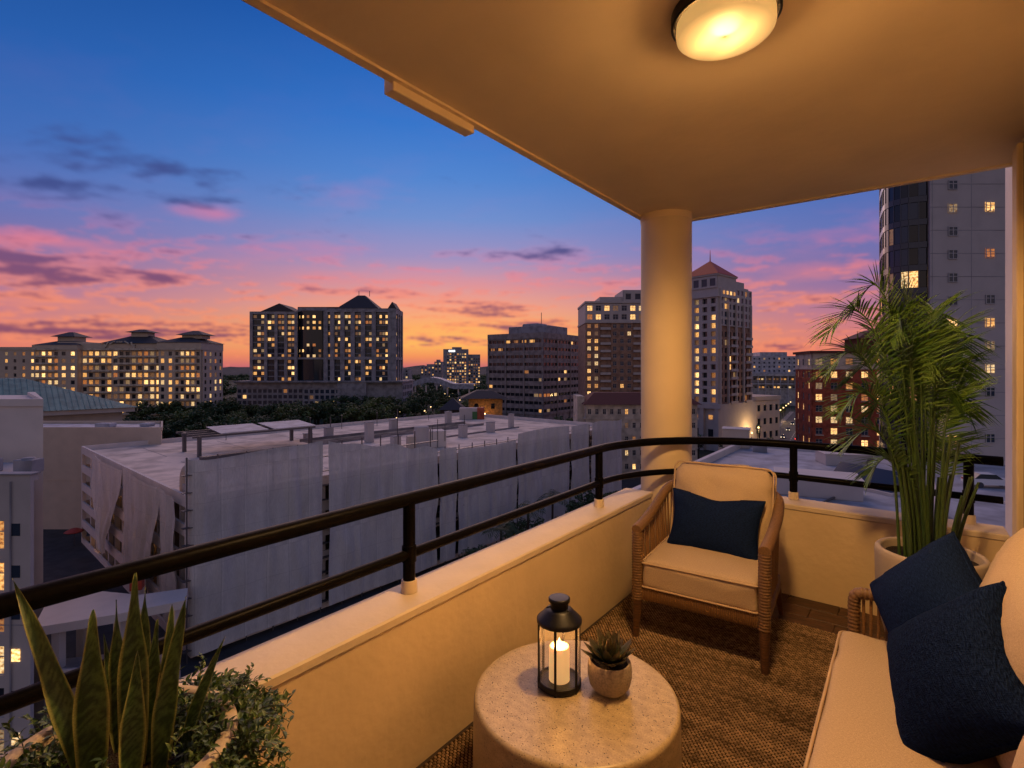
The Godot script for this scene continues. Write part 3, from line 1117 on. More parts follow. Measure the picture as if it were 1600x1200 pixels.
func palm() -> void:
	var at := Vector3(0.1, 0.0, -3.715)
	var o := thing("potted_palm", "tall areca palm in a round clay pot in the corner", "potted plant", at + Vector3(0, 0.01, 0))
	var b := MB.new()
	b.lathe([Vector2(0.215, 0.5), Vector2(0.222, 0.555), Vector2(0.23, 0.566), Vector2(0.243, 0.566), Vector2(0.252, 0.556), Vector2(0.255, 0.53), Vector2(0.252, 0.36), Vector2(0.235, 0.18), Vector2(0.2, 0.04), Vector2(0.19, 0.0), Vector2(0, 0.0)], 64)
	mb(o, "pot", b, M.clay)
	b = MB.new()
	var sr := []
	for j in 8:
		var row := PackedVector3Array()
		for k in 28:
			var a := TAU * k / 28
			row.append(Vector3(cos(a) * 0.222 * j / 7.0, 0.515 + rng.randf_range(-0.006, 0.008), sin(a) * 0.222 * j / 7.0))
		sr.append(row)
	b.grid(sr, true, true)
	mb(o, "soil", b, M.soil)
	# fronds: azimuth (from +x towards -z), reach, top height, start height
	var list := []
	var r2 := RandomNumberGenerator.new()
	r2.seed = 77
	var view_r := Vector3(0.79335, 0, -0.60876)
	var view_f := Vector3(-0.60876, 0, -0.79335)
	var spec := [[-0.2, 0.0, 1.82], [0.2, 0.06, 1.62], [-0.5, 0.05, 1.84], [-0.32, 0.12, 1.98], [-0.12, 0.08, 1.92], [0.12, 0.1, 1.84], [0.28, 0.14, 1.74], [0.4, 0.27, 1.56], [0.38, 0.3, 1.34], [-0.47, 0.1, 1.62], [-0.42, 0.06, 1.4], [-0.3, 0.22, 1.56], [-0.36, 0.1, 1.2], [0.1, 0.0, 1.48], [0.16, 0.28, 1.66], [-0.06, 0.28, 1.72], [0.24, 0.08, 1.4], [0.34, 0.3, 1.12], [-0.24, 0.1, 1.04], [-0.16, 0.22, 1.38], [-0.02, 0.05, 1.64]]
	for s in spec:
		var root: Vector3 = (view_r * s[0] + view_f * s[1]) * 0.2 + Vector3(r2.randf_range(-0.05, 0.05), 0.5, r2.randf_range(-0.05, 0.05))
		var tip: Vector3 = view_r * s[0] * 1.1 + view_f * s[1] + Vector3(0, s[2] - 0.06, 0)
		tip.x = minf(tip.x, 0.28)
		var hz := Vector3(tip.x - root.x, 0, tip.z - root.z)
		var rise: float = (s[2] - 0.5)
		var p1: Vector3 = root + hz * 0.08 + Vector3(0, rise * 0.45, 0)
		var p2: Vector3 = root + hz * 0.26 + Vector3(0, rise * 0.86, 0)
		var p3: Vector3 = root + hz * 0.62 + Vector3(0, rise * 1.06, 0)
		var path := smooth_path([root, p1, p2, p3, tip], 10)
		b = MB.new()
		var rr := PackedFloat32Array()
		for i in path.size():
			rr.append(lerpf(0.0085, 0.0018, float(i) / path.size()))
		b.col = Color(0.06, 0.11, 0.025)
		b.tube(path, rr, 7)
		var stem := mb(o, "frond", b, M.leaf)
		b = MB.new()
		var n := 42
		for i in n:
			var t := 0.42 + 0.58 * i / (n - 1.0)
			var k := t * (path.size() - 1)
			var k0 := mini(int(k), path.size() - 2)
			var pos := path[k0].lerp(path[k0 + 1], k - k0)
			var fw := (path[k0 + 1] - path[k0]).normalized()
			var sd := fw.cross(Vector3.UP).normalized()
			if sd.length() < 0.5:
				sd = view_r
			var up := sd.cross(fw).normalized()
			var u := (t - 0.42) / 0.58
			var ll := (0.06 + 0.19 * sin(PI * (0.12 + 0.82 * u))) * r2.randf_range(0.85, 1.1)
			for e in [-1.0, 1.0]:
				var d: Vector3 = (sd * e * (1.0 - 0.35 * u) + fw * (0.5 + 0.4 * u) + up * 0.22 + Vector3(r2.randf_range(-0.1, 0.1), r2.randf_range(-0.1, 0.1), r2.randf_range(-0.1, 0.1))).normalized()
				if at.x + pos.x + d.x * ll > 0.43:
					d.x *= 0.2
					d = d.normalized()
				var c := Color(0.13, 0.225, 0.032).lerp(Color(0.055, 0.13, 0.022), r2.randf())
				leaflet(b, pos, d, up, ll, r2.randf_range(0.009, 0.0125), r2.randf_range(0.05, 0.3), c)
		mb(stem, "leaflets", b, M.leaf)
	# bare canes between the fronds
	for i in 20:
		var a := r2.randf() * TAU
		var rad := r2.randf_range(0.03, 0.12)
		var foot := Vector3(cos(a) * rad, 0.5, sin(a) * rad)
		var top := foot + Vector3(cos(a), 0, sin(a)) * r2.randf_range(0.04, 0.13) + Vector3(0, r2.randf_range(0.4, 0.75), 0)
		b = MB.new()
		b.col = Color(0.07, 0.11, 0.028).lerp(Color(0.035, 0.075, 0.02), r2.randf())
		b.tube(smooth_path([foot, foot.lerp(top, 0.5) - Vector3(cos(a), 0, sin(a)) * 0.012, top], 6), [0.0105, 0.0103, 0.01, 0.0098, 0.0096, 0.0093, 0.009, 0.0085, 0.008, 0.0075, 0.007, 0.0065, 0.006], 8)
		mb(o, "cane", b, M.leaf)


func snake_plant() -> void:
	var at := Vector3(-1.225, 0.015, -0.33)
	var o := thing("planter", "clay planter with snake plant and trailing greenery by the railing", "potted plant", at)
	var b := MB.new()
	b.lathe([Vector2(0.175, 0.76), Vector2(0.178, 0.835), Vector2(0.184, 0.842), Vector2(0.2, 0.842), Vector2(0.207, 0.836), Vector2(0.208, 0.81), Vector2(0.2, 0.6), Vector2(0.175, 0.2), Vector2(0.16, 0.0), Vector2(0, 0)], 64)
	mb(o, "pot", b, M.clay)
	b = MB.new()
	b.lathe([Vector2(0, 0.8), Vector2(0.09, 0.798), Vector2(0.18, 0.79)], 40)
	mb(o, "soil", b, M.soil)
	var vr := Vector3(0.79335, 0, -0.60876)
	var vf := Vector3(-0.60876, 0, -0.79335)
	var nb := noise(61, 1.0, 3)
	# foot across, foot away, tip across, tip away, tip height above soil, width
	var blades := [[-0.07, 0.0, -0.225, 0.02, 0.37, 0.052], [0.0, 0.07, -0.01, 0.09, 0.325, 0.045], [-0.03, 0.05, -0.049, 0.06, 0.31, 0.046], [0.025, 0.01, 0.027, 0.01, 0.385, 0.068], [-0.025, -0.03, -0.016, -0.04, 0.336, 0.07], [0.07, 0.03, 0.08, 0.04, 0.31, 0.044], [0.08, 0.0, 0.134, 0.0, 0.344, 0.05], [0.06, -0.05, 0.083, -0.06, 0.27, 0.052], [-0.045, 0.06, -0.075, 0.06, 0.24, 0.03], [0.045, 0.02, 0.057, 0.03, 0.284, 0.05], [0.09, 0.06, 0.16, 0.09, 0.22, 0.03]]
	var bi := 0
	for s in blades:
		var foot: Vector3 = vr * s[0] + vf * s[1] + Vector3(0, 0.785, 0)
		var tip: Vector3 = vr * s[2] + vf * s[3] + Vector3(0, 0.795 + s[4], 0)
		var lean := Vector3(tip.x - foot.x, 0, tip.z - foot.z)
		var path := smooth_path([foot, foot + (tip - foot) * 0.33 - lean * 0.1, foot + (tip - foot) * 0.66 - lean * 0.08, tip], 18)
		var face := Vector3(0.92, 0, 0.4).rotated(Vector3.UP, rng.randf_range(-0.35, 0.35))
		var tw := rng.randf_range(-0.35, 0.35)
		b = MB.new()
		var rows := []
		var cols := []
		for i in path.size():
			var t := float(i) / (path.size() - 1)
			var fw := (path[mini(i + 1, path.size() - 1)] - path[maxi(0, i - 1)]).normalized()
			var nn := (face - fw * face.dot(fw)).normalized().rotated(fw, tw * (t - 0.4))
			var sd := fw.cross(nn)
			var w: float = s[5] * 0.36 * (0.62 + 0.5 * sin(PI * minf(1.0, t * 1.15))) * pow(1.0 - pow(t, 4.0), 0.9)
			w = maxf(w, 0.0006)
			var row := PackedVector3Array()
			var cr := PackedColorArray()
			for k in 9:
				var u := k / 4.0 - 1.0
				var wave := 0.004 * sin(t * 14.0 + bi) * u * absf(u)
				row.append(path[i] + sd * u * w + nn * (u * u * w * 0.34 + wave))
				var band := nb.get_noise_2d(u * 0.5 + bi * 9.0, t * 30.0 + absf(u) * 1.6)
				var c := Color(0.026, 0.065, 0.022).lerp(Color(0.1, 0.17, 0.055), smoothstep(-0.12, 0.14, band))
				if absf(u) > 0.8:
					c = Color(0.5, 0.48, 0.16)
				cr.append(c)
			rows.append(row)
			cols.append(cr)
		b.grid(rows, false, false, cols)
		mb(o, "blade", b, M.leaf_thick)
		bi += 1
	# trailing greenery: thin stems and small leaves
	var lf := MB.new()
	lf.grid([PackedVector3Array([Vector3(0, 0, 0), Vector3(0.0001, 0, 0), Vector3(0.0002, 0, 0)]), PackedVector3Array([Vector3(-0.0032, 0.0012, 0.005), Vector3(0, 0, 0.005), Vector3(0.0032, 0.0012, 0.005)]), PackedVector3Array([Vector3(-0.0028, 0.0006, 0.01), Vector3(0, -0.0006, 0.01), Vector3(0.0028, 0.0006, 0.01)]), PackedVector3Array([Vector3(0, -0.003, 0.0155), Vector3(0.0001, -0.003, 0.0155), Vector3(0.0002, -0.003, 0.0155)])])
	var xs := []
	var stems := MB.new()
	stems.col = Color(0.09, 0.085, 0.03)
	var r2 := RandomNumberGenerator.new()
	r2.seed = 9
	for i in 210:
		var a: float
		var pick := r2.randf()
		if pick < 0.6:
			a = r2.randf_range(-0.75, 0.95)
		elif pick < 0.85:
			a = r2.randf_range(2.0, 4.4)
		else:
			a = r2.randf() * TAU
		if a > -1.6 and a < -0.1:
			a += 1.6
		var out := vr * cos(a) + vf * sin(a)
		var rad := r2.randf_range(0.09, 0.185)
		var p := out * rad + Vector3(0, 0.8, 0)
		var dir := (out * r2.randf_range(0.2, 0.8) + Vector3.UP * r2.randf_range(0.5, 1.1) + Vector3(r2.randf_range(-0.4, 0.4), 0, r2.randf_range(-0.4, 0.4))).normalized()
		var path := PackedVector3Array([p])
		var right := cos(a) > 0.3
		var steps := r2.randi_range(7, 14) if right else r2.randi_range(6, 11)
		for k in steps:
			dir = (dir + Vector3.DOWN * (0.17 if right else 0.13) + out * 0.03 + Vector3(r2.randf_range(-0.22, 0.22), r2.randf_range(-0.15, 0.15), r2.randf_range(-0.22, 0.22))).normalized()
			p += dir * 0.0115
			if p.x + at.x < -1.54 and p.y < 0.66:
				p.x = -1.54 - at.x
			var rr := Vector2(p.x, p.z).length()
			if p.y < 0.84 and rr < 0.212 and rr > 0.17:
				p += out * (0.213 - rr)
			path.append(p)
			for e in r2.randi_range(2, 3):
				var d := (dir * 0.4 + Vector3(r2.randf_range(-1, 1), r2.randf_range(-0.5, 1), r2.randf_range(-1, 1))).normalized()
				var bs := Basis.looking_at(-d, Vector3(r2.randf_range(-0.6, 0.6), 1, r2.randf_range(-0.6, 0.6)).normalized()).scaled_local(Vector3.ONE * r2.randf_range(0.8, 1.4))
				xs.append([Transform3D(bs, p), Color(0.03, 0.065, 0.014).lerp(Color(0.08, 0.13, 0.026), r2.randf())])
		stems.tube(path, 0.0009, 4, false)
	mb(o, "stems", stems, M.leaf).set_meta("kind", "stuff")
	var mm := MultiMesh.new()
	mm.transform_format = MultiMesh.TRANSFORM_3D
	mm.use_colors = true
	mm.mesh = lf.mesh(M.leaf)
	mm.instance_count = xs.size()
	for i in xs.size():
		mm.set_instance_transform(i, xs[i][0])
		mm.set_instance_color(i, xs[i][1])
	var ms := MultiMeshInstance3D.new()
	ms.name = "foliage"
	ms.multimesh = mm
	ms.set_meta("kind", "stuff")
	o.add_child(ms)


# ---------------------------------------------------------------- the town
var win_cache := {}
var win_count := {}
var win_rest := {}


func window_mesh(w: float, h: float, bars: bool) -> ArrayMesh:
	var k := Vector3(w, h, 1.0 if bars else 0.0)
	if not win_cache.has(k):
		var b := MB.new()
		b.box(Vector3.ZERO, Vector3(w, h, 0.06))
		var am := b.mesh(M.dark_glass)
		if bars:
			b = MB.new()
			b.box(Vector3(0, 0, 0.05), Vector3(0.09, h - 0.16, 0.07))
			b.box(Vector3(0, 0.12 * h, 0.045), Vector3(w - 0.16, 0.08, 0.06))
			for s in [-1, 1]:
				b.box(Vector3(s * (w * 0.5 - 0.04), 0, 0.05), Vector3(0.08, h, 0.08))
				b.box(Vector3(0, s * (h * 0.5 - 0.04), 0.052), Vector3(w - 0.16, 0.08, 0.08))
			b.mesh(M.window_frame, am)
		win_cache[k] = am
	return win_cache[k]


func put_window(b: Node3D, w: float, h: float, at: Vector3, basis: Basis, m: Material, bars := false, called := "window") -> void:
	var k: int = win_count.get(b, 0)
	win_count[b] = k + 1
	if k < 300:
		var o := part(b, called, window_mesh(w, h, bars), null, Transform3D(basis, at))
		o.set_surface_override_material(0, m)
		return
	if not win_rest.has([b, m]):
		win_rest[[b, m]] = MB.new()
	win_rest[[b, m]].box(at, Vector3(w, h, 0.06), basis)


func finish(b: Node3D) -> void:
	for k in win_rest.keys():
		if k[0] == b:
			mb(b, "window", win_rest[k], k[1]).set_meta("kind", "stuff")
			win_rest.erase(k)


func lit(p: float, dark: Material) -> Material:
	if rng.randf() < p:
		return M["lit_%d" % [0, 0, 1, 1, 2, 2, 3, 4, 4, 5, 6, 6, 7, 7, 8, 3][rng.randi() % 16]]
	return dark


# a wall face of piers and spandrels with panes set back behind it; u runs to the right as seen from outside
func facade(b: Node3D, w: MB, o: Vector3, u: Vector3, width: float, rows: int, fh: float, cols: int, ww: float, wh: float, p: float, opt := {}) -> void:
	var nn := u.cross(Vector3.UP)
	var bs := Basis(u, Vector3.UP, nn)
	var depth: float = opt.get("depth", 0.35)
	var dark: Material = opt.get("dark", M.dark_glass)
	var sill: float = opt.get("sill", (fh - wh) * 0.45)
	var pitch := width / cols
	var back := -nn * depth * 0.5
	for r in rows + 1:  # spandrel bands
		var y0 := r * fh - (fh - wh - sill) if r > 0 else 0.0
		var y1 := r * fh + sill if r < rows else rows * fh
		if y1 - y0 > 0.02:
			w.box(o + u * width * 0.5 + Vector3(0, (y0 + y1) * 0.5, 0) + back, Vector3(width, y1 - y0, depth), bs)
	for r in rows:
		for c in cols + 1:
			var x0 := (c - 0.5) * pitch + ww * 0.5 if c > 0 else 0.0
			var x1 := (c + 0.5) * pitch - ww * 0.5 if c < cols else width
			if x1 - x0 > 0.02:
				w.box(o + u * (x0 + x1) * 0.5 + Vector3(0, r * fh + sill + wh * 0.5, 0) + back, Vector3(x1 - x0, wh, depth - 0.02), bs)
	var skip: float = opt.get("skip", 0.0)
	var stack: Array = opt.get("stack", [])
	for c in cols:
		for r in rows:
			if rng.randf() < skip:
				continue
			var pp := p
			if stack.size():
				pp *= stack[c % stack.size()]
			put_window(b, ww - 0.01, wh - 0.01, o + u * (c + 0.5) * pitch + Vector3(0, r * fh + sill + wh * 0.5, 0) - nn * (depth - 0.08), bs, lit(pp, dark), opt.get("bars", false))


func hip(w: MB, x0: float, x1: float, z0: float, z1: float, y0: float, y1: float, ix: float, iz: float) -> void:
	var a := Vector3(x0, y0, z1)
	var b := Vector3(x1, y0, z1)
	var c := Vector3(x1, y0, z0)
	var d := Vector3(x0, y0, z0)
	var e := Vector3(x0 + ix, y1, z1 - iz)
	var f := Vector3(x1 - ix, y1, z1 - iz)
	var g := Vector3(x1 - ix, y1, z0 + iz)
	var h := Vector3(x0 + ix, y1, z0 + iz)
	w.quad(e, f, b, a)
	w.quad(f, g, c, b)
	w.quad(g, h, d, c)
	w.quad(h, e, a, d)
	w.quad(h, g, f, e)
	w.quad(a, b, c, d)


func prism(w: MB, x0: float, x1: float, z0: float, z1: float, y0: float, y1: float, px: float) -> void:  # a gable, ridge along z
	var a := Vector3(x0, y0, z1)
	var b := Vector3(x1, y0, z1)
	var c := Vector3(x1, y0, z0)
	var d := Vector3(x0, y0, z0)
	var e := Vector3(px, y1, z1)
	var f := Vector3(px, y1, z0)
	w.tri(a, e, b)
	w.tri(c, f, d)
	w.quad(f, e, a, d)
	w.quad(e, f, c, b)
	w.quad(a, b, c, d)


func slab(w: MB, pts: Array, y0: float, y1: float) -> void:  # polygon, clockwise seen from above, extruded
	var p2 := PackedVector2Array()
	for p in pts:
		p2.append(Vector2(p.x, p.z))
	var t := Geometry2D.triangulate_polygon(p2)
	for i in range(0, t.size(), 3):
		for y in [y0, y1]:
			var q := []
			for k in 3:
				q.append(Vector3(p2[t[i + k]].x, y, p2[t[i + k]].y))
			var up: bool = (q[2] - q[0]).cross(q[1] - q[0]).y > 0
			if up != (y == y1):
				q.reverse()
			w.tri(q[0], q[1], q[2])
	var area := 0.0
	for i in p2.size():
		area += p2[i].cross(p2[(i + 1) % p2.size()])
	for i in p2.size():
		var a := p2[i]
		var b := p2[(i + 1) % p2.size()]
		if area < 0:
			var s := a
			a = b
			b = s
		w.quad(Vector3(b.x, y1, b.y), Vector3(a.x, y1, a.y), Vector3(a.x, y0, a.y), Vector3(b.x, y0, b.y))


func town() -> void:
	terrain()
	garage()
	garage_roof_things()
	office_block()
	condo_block()
	brown_block()
	brick_tower()
	red_block()
	glass_tower()
	near_left()
	near_right()
	far_things()
	trees()
	street()


func terrain() -> void:
	var b := MB.new()
	b.quad(Vector3(-7000, GROUND, -7000), Vector3(7000, GROUND, -7000), Vector3(7000, GROUND, 2000), Vector3(-7000, GROUND, 2000))
	struct("ground", b, M.lawn)
	b = MB.new()
	slab(b, [city(-95, 30), city(-100, 100), city(-60, 175), city(45, 165), city(75, 120), city(60, 40), city(0, 20)], GROUND - 0.4, GROUND + 0.004)
	struct("pavement", b, M.asphalt)
	# low wooded ridges on the horizon
	var f := noise(71, 0.004, 4)
	for k in 2:
		var d0: float = [1900.0, 3300.0][k]
		var hh: float = [36.0, 52.0][k]
		b = MB.new()
		var rows := [PackedVector3Array(), PackedVector3Array(), PackedVector3Array()]
		for i in 161:
			var l := -4200.0 + i * 52.5
			var h := hh * (0.72 + 0.5 * f.get_noise_2d(l, k * 500.0)) + 3.0 * sin(i * 1.7) * f.get_noise_2d(l * 7.0, 9)
			rows[0].append(city(l, d0 + 220, GROUND - 1))
			rows[1].append(city(l, d0 + 60, GROUND + h))
			rows[2].append(city(l, d0 - 120, GROUND - 1))
		b.grid(rows, false, false)
		struct("hills", b, M.hill)


func shroud(label: String, pts: Array, top: Callable, bot: Callable, sway: float, sd: int, side := Vector3.BACK, left = null, right = null) -> void:
	# pts: the line it hangs along, as points in the garage's axes; top and bot: heights at 0..1
	var b := MB.new()
	var f := noise(sd, 0.35, 3)
	var rows := []
	var line := even(smooth_path(pts, 8), 0.4) if pts.size() > 2 else PackedVector3Array(pts)
	if line.size() == 2:
		line = line_between(pts[0], pts[1], 40)
	for j in 15:
		var v := j / 14.0
		var row := PackedVector3Array()
		for i in line.size():
			var u := float(i) / (line.size() - 1)
			var y: float = lerpf(top.call(u), bot.call(u), v)
			var out := 0.25 * sin(u * 9.0 + sd) * (0.2 + v) * 0.5 + f.get_noise_2d(u * 14.0, v * 5.0) * 0.45 * sin(PI * clampf(v, 0.03, 1)) + 0.25 + (0.1 + 0.1 * f.get_noise_2d(i * 0.2, 50.0)) * sin(i * 0.9 + f.get_noise_2d(i * 0.3, v * 2.0) * 6.0)
			var shift := sway * sin(PI * v)
			var along := (line[-1] - line[0]).normalized()
			var e0: float = left.call(v) if left != null else 0.0
			var e1: float = right.call(v) if right != null else 1.0
			var k := lerpf(e0, e1, u) * (line.size() - 1)
			var k0 := clampi(int(k), 0, line.size() - 2)
			row.append(line[k0].lerp(line[k0 + 1], k - k0) + Vector3(0, y, 0) + side * out + along * shift)
		rows.append(row)
	b.grid(rows)
	var o := mb(self, "scaffold_netting", b, M.tarp)
	o.transform = garage_xf
	tag(o, label, "netting", "pale sheets of netting hung round the parking garage")


func line_between(a: Vector3, b: Vector3, n: int) -> PackedVector3Array:
	var p := PackedVector3Array()
	for i in n + 1:
		p.append(a.lerp(b, float(i) / n))
	return p


var garage_xf: Transform3D
const DECK := 16.3


func garage() -> void:
	var o := thing("parking_garage", "long pale parking garage with open decks and a flat roof, wrapped in netting", "parking garage", city(-34.3, 55), 86.6)
	garage_xf = o.transform
	var W := 93.0
	var D := 56.0
	var fl := MB.new()
	for k in range(1, 5):
		fl.lohi(Vector3(0.3, k * 3.24 - 0.35, -D + 0.3), Vector3(W - 0.3, k * 3.24, -0.3))
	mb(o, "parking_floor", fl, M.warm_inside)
	var dk := MB.new()  # the roof deck leaves the ramp open
	dk.lohi(Vector3(0.3, DECK - 0.35, -30.5), Vector3(W - 0.3, DECK, -0.3))
	dk.lohi(Vector3(0.3, DECK - 0.35, -D + 0.3), Vector3(W - 0.3, DECK, -37.0))
	dk.lohi(Vector3(0.3, DECK - 0.35, -37.0), Vector3(31.0, DECK, -30.5))
	dk.lohi(Vector3(76.0, DECK - 0.35, -37.0), Vector3(W - 0.3, DECK, -30.5))
	mb(o, "roof_deck", dk, M.deck)
	var rp := MB.new()
	rp.box(Vector3(53.5, DECK - 1.75, -33.75), Vector3(45.2, 0.3, 6.3), Basis(Vector3.BACK, atan2(3.2, 45.0)))
	mb(o, "ramp", rp, M.warm_inside)
	var w := MB.new()
	# parapets and spandrels, one band per level and side
	for k in 6:
		var y0 := k * 3.24 - 0.4 if k else 0.0
		var y1 := k * 3.24 + 0.9
		w.lohi(Vector3(0, y0, -0.3), Vector3(W, y1, 0))
		w.lohi(Vector3(0, y0, -D), Vector3(W, y1, -D + 0.3))
		w.lohi(Vector3(0, y0, -D + 0.3), Vector3(0.3, y1, -0.3))
		w.lohi(Vector3(W - 0.3, y0, -D + 0.3), Vector3(W, y1, -0.3))
	mb(o, "wall", w, M.white_stucco)
	for i in 13:
		for e in [[Vector3(i * 7.5, 0, -0.4), 0], [Vector3(i * 7.5, 0, -D + 0.4), 0], [Vector3(0.4, 0, -i * 4.2 - 0.5), 1]]:
			var c := MB.new()
			c.box(e[0] + Vector3(0.31, 8.0, -0.1), Vector3(0.6, 16.0, 0.55))
			mb(o, "pillar", c, M.white_stucco)
	for i in 6:
		for z in [-30.0, -16.0]:
			var inn := MB.new()
			inn.lohi(Vector3(8 + i * 15, 0, z), Vector3(8.6 + i * 15, 15.9, z + 0.6))
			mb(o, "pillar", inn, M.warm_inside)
	var inw := MB.new()
	inw.lohi(Vector3(20, 0, -44), Vector3(20.4, 15.9, -8))
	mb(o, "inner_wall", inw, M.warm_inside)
	var cur := MB.new()
	cur.lohi(Vector3(30.8, DECK, -30.5), Vector3(76.2, DECK + 0.55, -30.2))
	cur.lohi(Vector3(30.8, DECK, -37.3), Vector3(76.2, DECK + 0.55, -37.0))
	cur.lohi(Vector3(50.0, DECK, -20.2), Vector3(78.0, DECK + 0.3, -19.8))
	mb(o, "curb", cur, M.brown_concrete)
	var jt := MB.new()
	for i in 7:
		jt.box(Vector3(8 + i * 12.4, DECK + 0.006, -15.4), Vector3(0.12, 0.012, 29.6))
		jt.box(Vector3(8 + i * 12.4, DECK + 0.006, -44.2), Vector3(0.12, 0.012, 13.6))
	jt.box(Vector3(45, DECK + 0.012, -8.0), Vector3(89, 0.012, 0.12))
	jt.box(Vector3(45, DECK + 0.012, -45.0), Vector3(89, 0.012, 0.12))
	mb(o, "roof_joints", jt, M.brown_concrete).set_meta("kind", "stuff")
	# lamps under the decks
	for q in [Vector3(3.0, 15.6, -46), Vector3(3.0, 12.3, -43), Vector3(3.0, 9.1, -44), Vector3(2.5, 9.1, -24), Vector3(2.5, 5.9, -24), Vector3(2.5, 12.3, -24), Vector3(2.5, 2.6, -46)]:
		var lb := MB.new()
		lb.box(Vector3.ZERO, Vector3(0.4, 0.1, 0.4))
		var lm := part(o, "lamp", lb.mesh(M.garage_lamp), null, Transform3D(Basis(), q))
		var l := OmniLight3D.new()
		l.name = "deck_light"
		lm.add_child(l, true)
		l.position = Vector3(0, -0.12, 0)
		l.light_energy = 1.6
		l.light_color = Color(1.0, 0.72, 0.42)
		l.light_size = 0.2
		l.omni_range = 30
		l.omni_attenuation = 2
		l.shadow_enabled = true
	# scaffold behind the netting
	var s := thing("scaffold", "dark steel scaffold poles between the netting and the garage front", "scaffold", city(-34.3, 55), 86.6)
	for i in 31:
		var x := -0.6 + i * 3.0
		var h := 21.6 if x < 34 else 18.6
		var p := MB.new()
		p.box(Vector3(x, h * 0.5, 0.75), Vector3(0.12, h, 0.12))
		mb(s, "pole", p, M.scaffold)
	for k in 11:
		var y := 1.2 + k * 1.85
		var p := MB.new()
		p.box(Vector3(44.5 if y < 18 else 16.5, y, 0.83), Vector3(91.0 if y < 18 else 35.0, 0.09, 0.09))
		p.box(Vector3(44.5 if y < 18 else 16.5, y, 0.5), Vector3(91.0 if y < 18 else 35.0, 0.06, 0.5))
		mb(s, "ledger", p, M.scaffold)
	# netting on the long front, left to right
	var z := 1.0
	var fx := func(t: float) -> float: return t * W
	shroud("tallest netting sheet, wrapped round the near corner of the garage", [Vector3(-0.35, 0, -0.9), Vector3(-0.25, 0, 0.3), Vector3(0.5, 0, z), Vector3(2.2, 0, z + 0.1), Vector3(6, 0, z), Vector3(10, 0, z), Vector3(14.4, 0, z)], func(u): return 21.4 + 0.5 * smoothstep(0.75, 1.0, u) - 0.2 * sin(u * 7.0), func(u): return 0.6 + 0.3 * u, 0.0, 1)
	shroud("wide netting sheet with a sagging top right of the dark slit", [Vector3(15.2, 0, z), Vector3(19, 0, z), Vector3(24, 0, z), Vector3(28, 0, z), Vector3(33.4, 0, z)], func(u): return 21.7 - 1.2 * smoothstep(0.0, 0.3, u) - 1.7 * smoothstep(0.3, 1.0, u) - 0.25 * sin(u * 20.0), func(u): return 0.7, 0.0, 2)
	shroud("narrow netting strip between two dark slits", [Vector3(33.9, 0, z), Vector3(35.4, 0, z), Vector3(37.3, 0, z)], func(u): return 18.4, func(u): return 0.8, 0.0, 3)
	shroud("wide low netting sheet below the rooftop stair hut", [Vector3(37.8, 0, z), Vector3(43, 0, z), Vector3(48, 0, z), Vector3(52.3, 0, z)], func(u): return 18.0 - 0.3 * sin(u * 3.0), func(u): return 1.0, 0.0, 4)
	shroud("wide netting sheet with a raised top beside the post of the railing", [Vector3(52.6, 0, z + 0.1), Vector3(57, 0, z), Vector3(63, 0, z), Vector3(69, 0, z)], func(u): return 19.0 + 0.3 * sin(u * 3.0), func(u): return 0.8, 0.0, 5)
	shroud("medium netting sheet second from the far end of the garage", [Vector3(69.8, 0, z), Vector3(73, 0, z), Vector3(76.4, 0, z)], func(u): return 18.9, func(u): return 0.8, 0.0, 6)
	shroud("last netting sheet at the far end of the garage front", [Vector3(77.7, 0, z), Vector3(83, 0, z), Vector3(91.2, 0, z)], func(u): return 18.9 + 0.25 * sin(u * 6.0), func(u): return 0.8, 0.0, 7)
	# netting on the short left side (from the far corner towards the near one)
	var lx := -0.5
	shroud("billowing netting sheet farthest left on the short side of the garage", [Vector3(lx, 0, -43.0), Vector3(lx - 0.4, 0, -34), Vector3(lx, 0, -25.0)], func(u): return 17.4 - 0.5 * u, func(u): return 3.6, 0.0, 8, Vector3.LEFT, func(v): return 0.1 * v + 0.3 * v * v, func(v): return 1.0 - 0.5 * sin(v * 1.9) * v)
	shroud("middle netting sheet on the short side of the garage", [Vector3(lx, 0, -24.2), Vector3(lx - 0.4, 0, -17), Vector3(lx, 0, -8.4)], func(u): return 17.5 - 0.6 * u, func(u): return 3.0 - 0.4 * u, 0.0, 9, Vector3.LEFT, func(v): return 0.02, func(v): return 1.0 - 0.36 * sin(v * 2.2) * v)
	shroud("narrow netting strip next to the near garage corner", [Vector3(lx, 0, -8.0), Vector3(lx, 0, -5.5), Vector3(lx, 0, -2.6)], func(u): return 17.2 - 0.6 * u, func(u): return 2.6, 0.0, 10, Vector3.LEFT)


func on_garage(p: Vector3) -> Vector3:
	return garage_xf * p


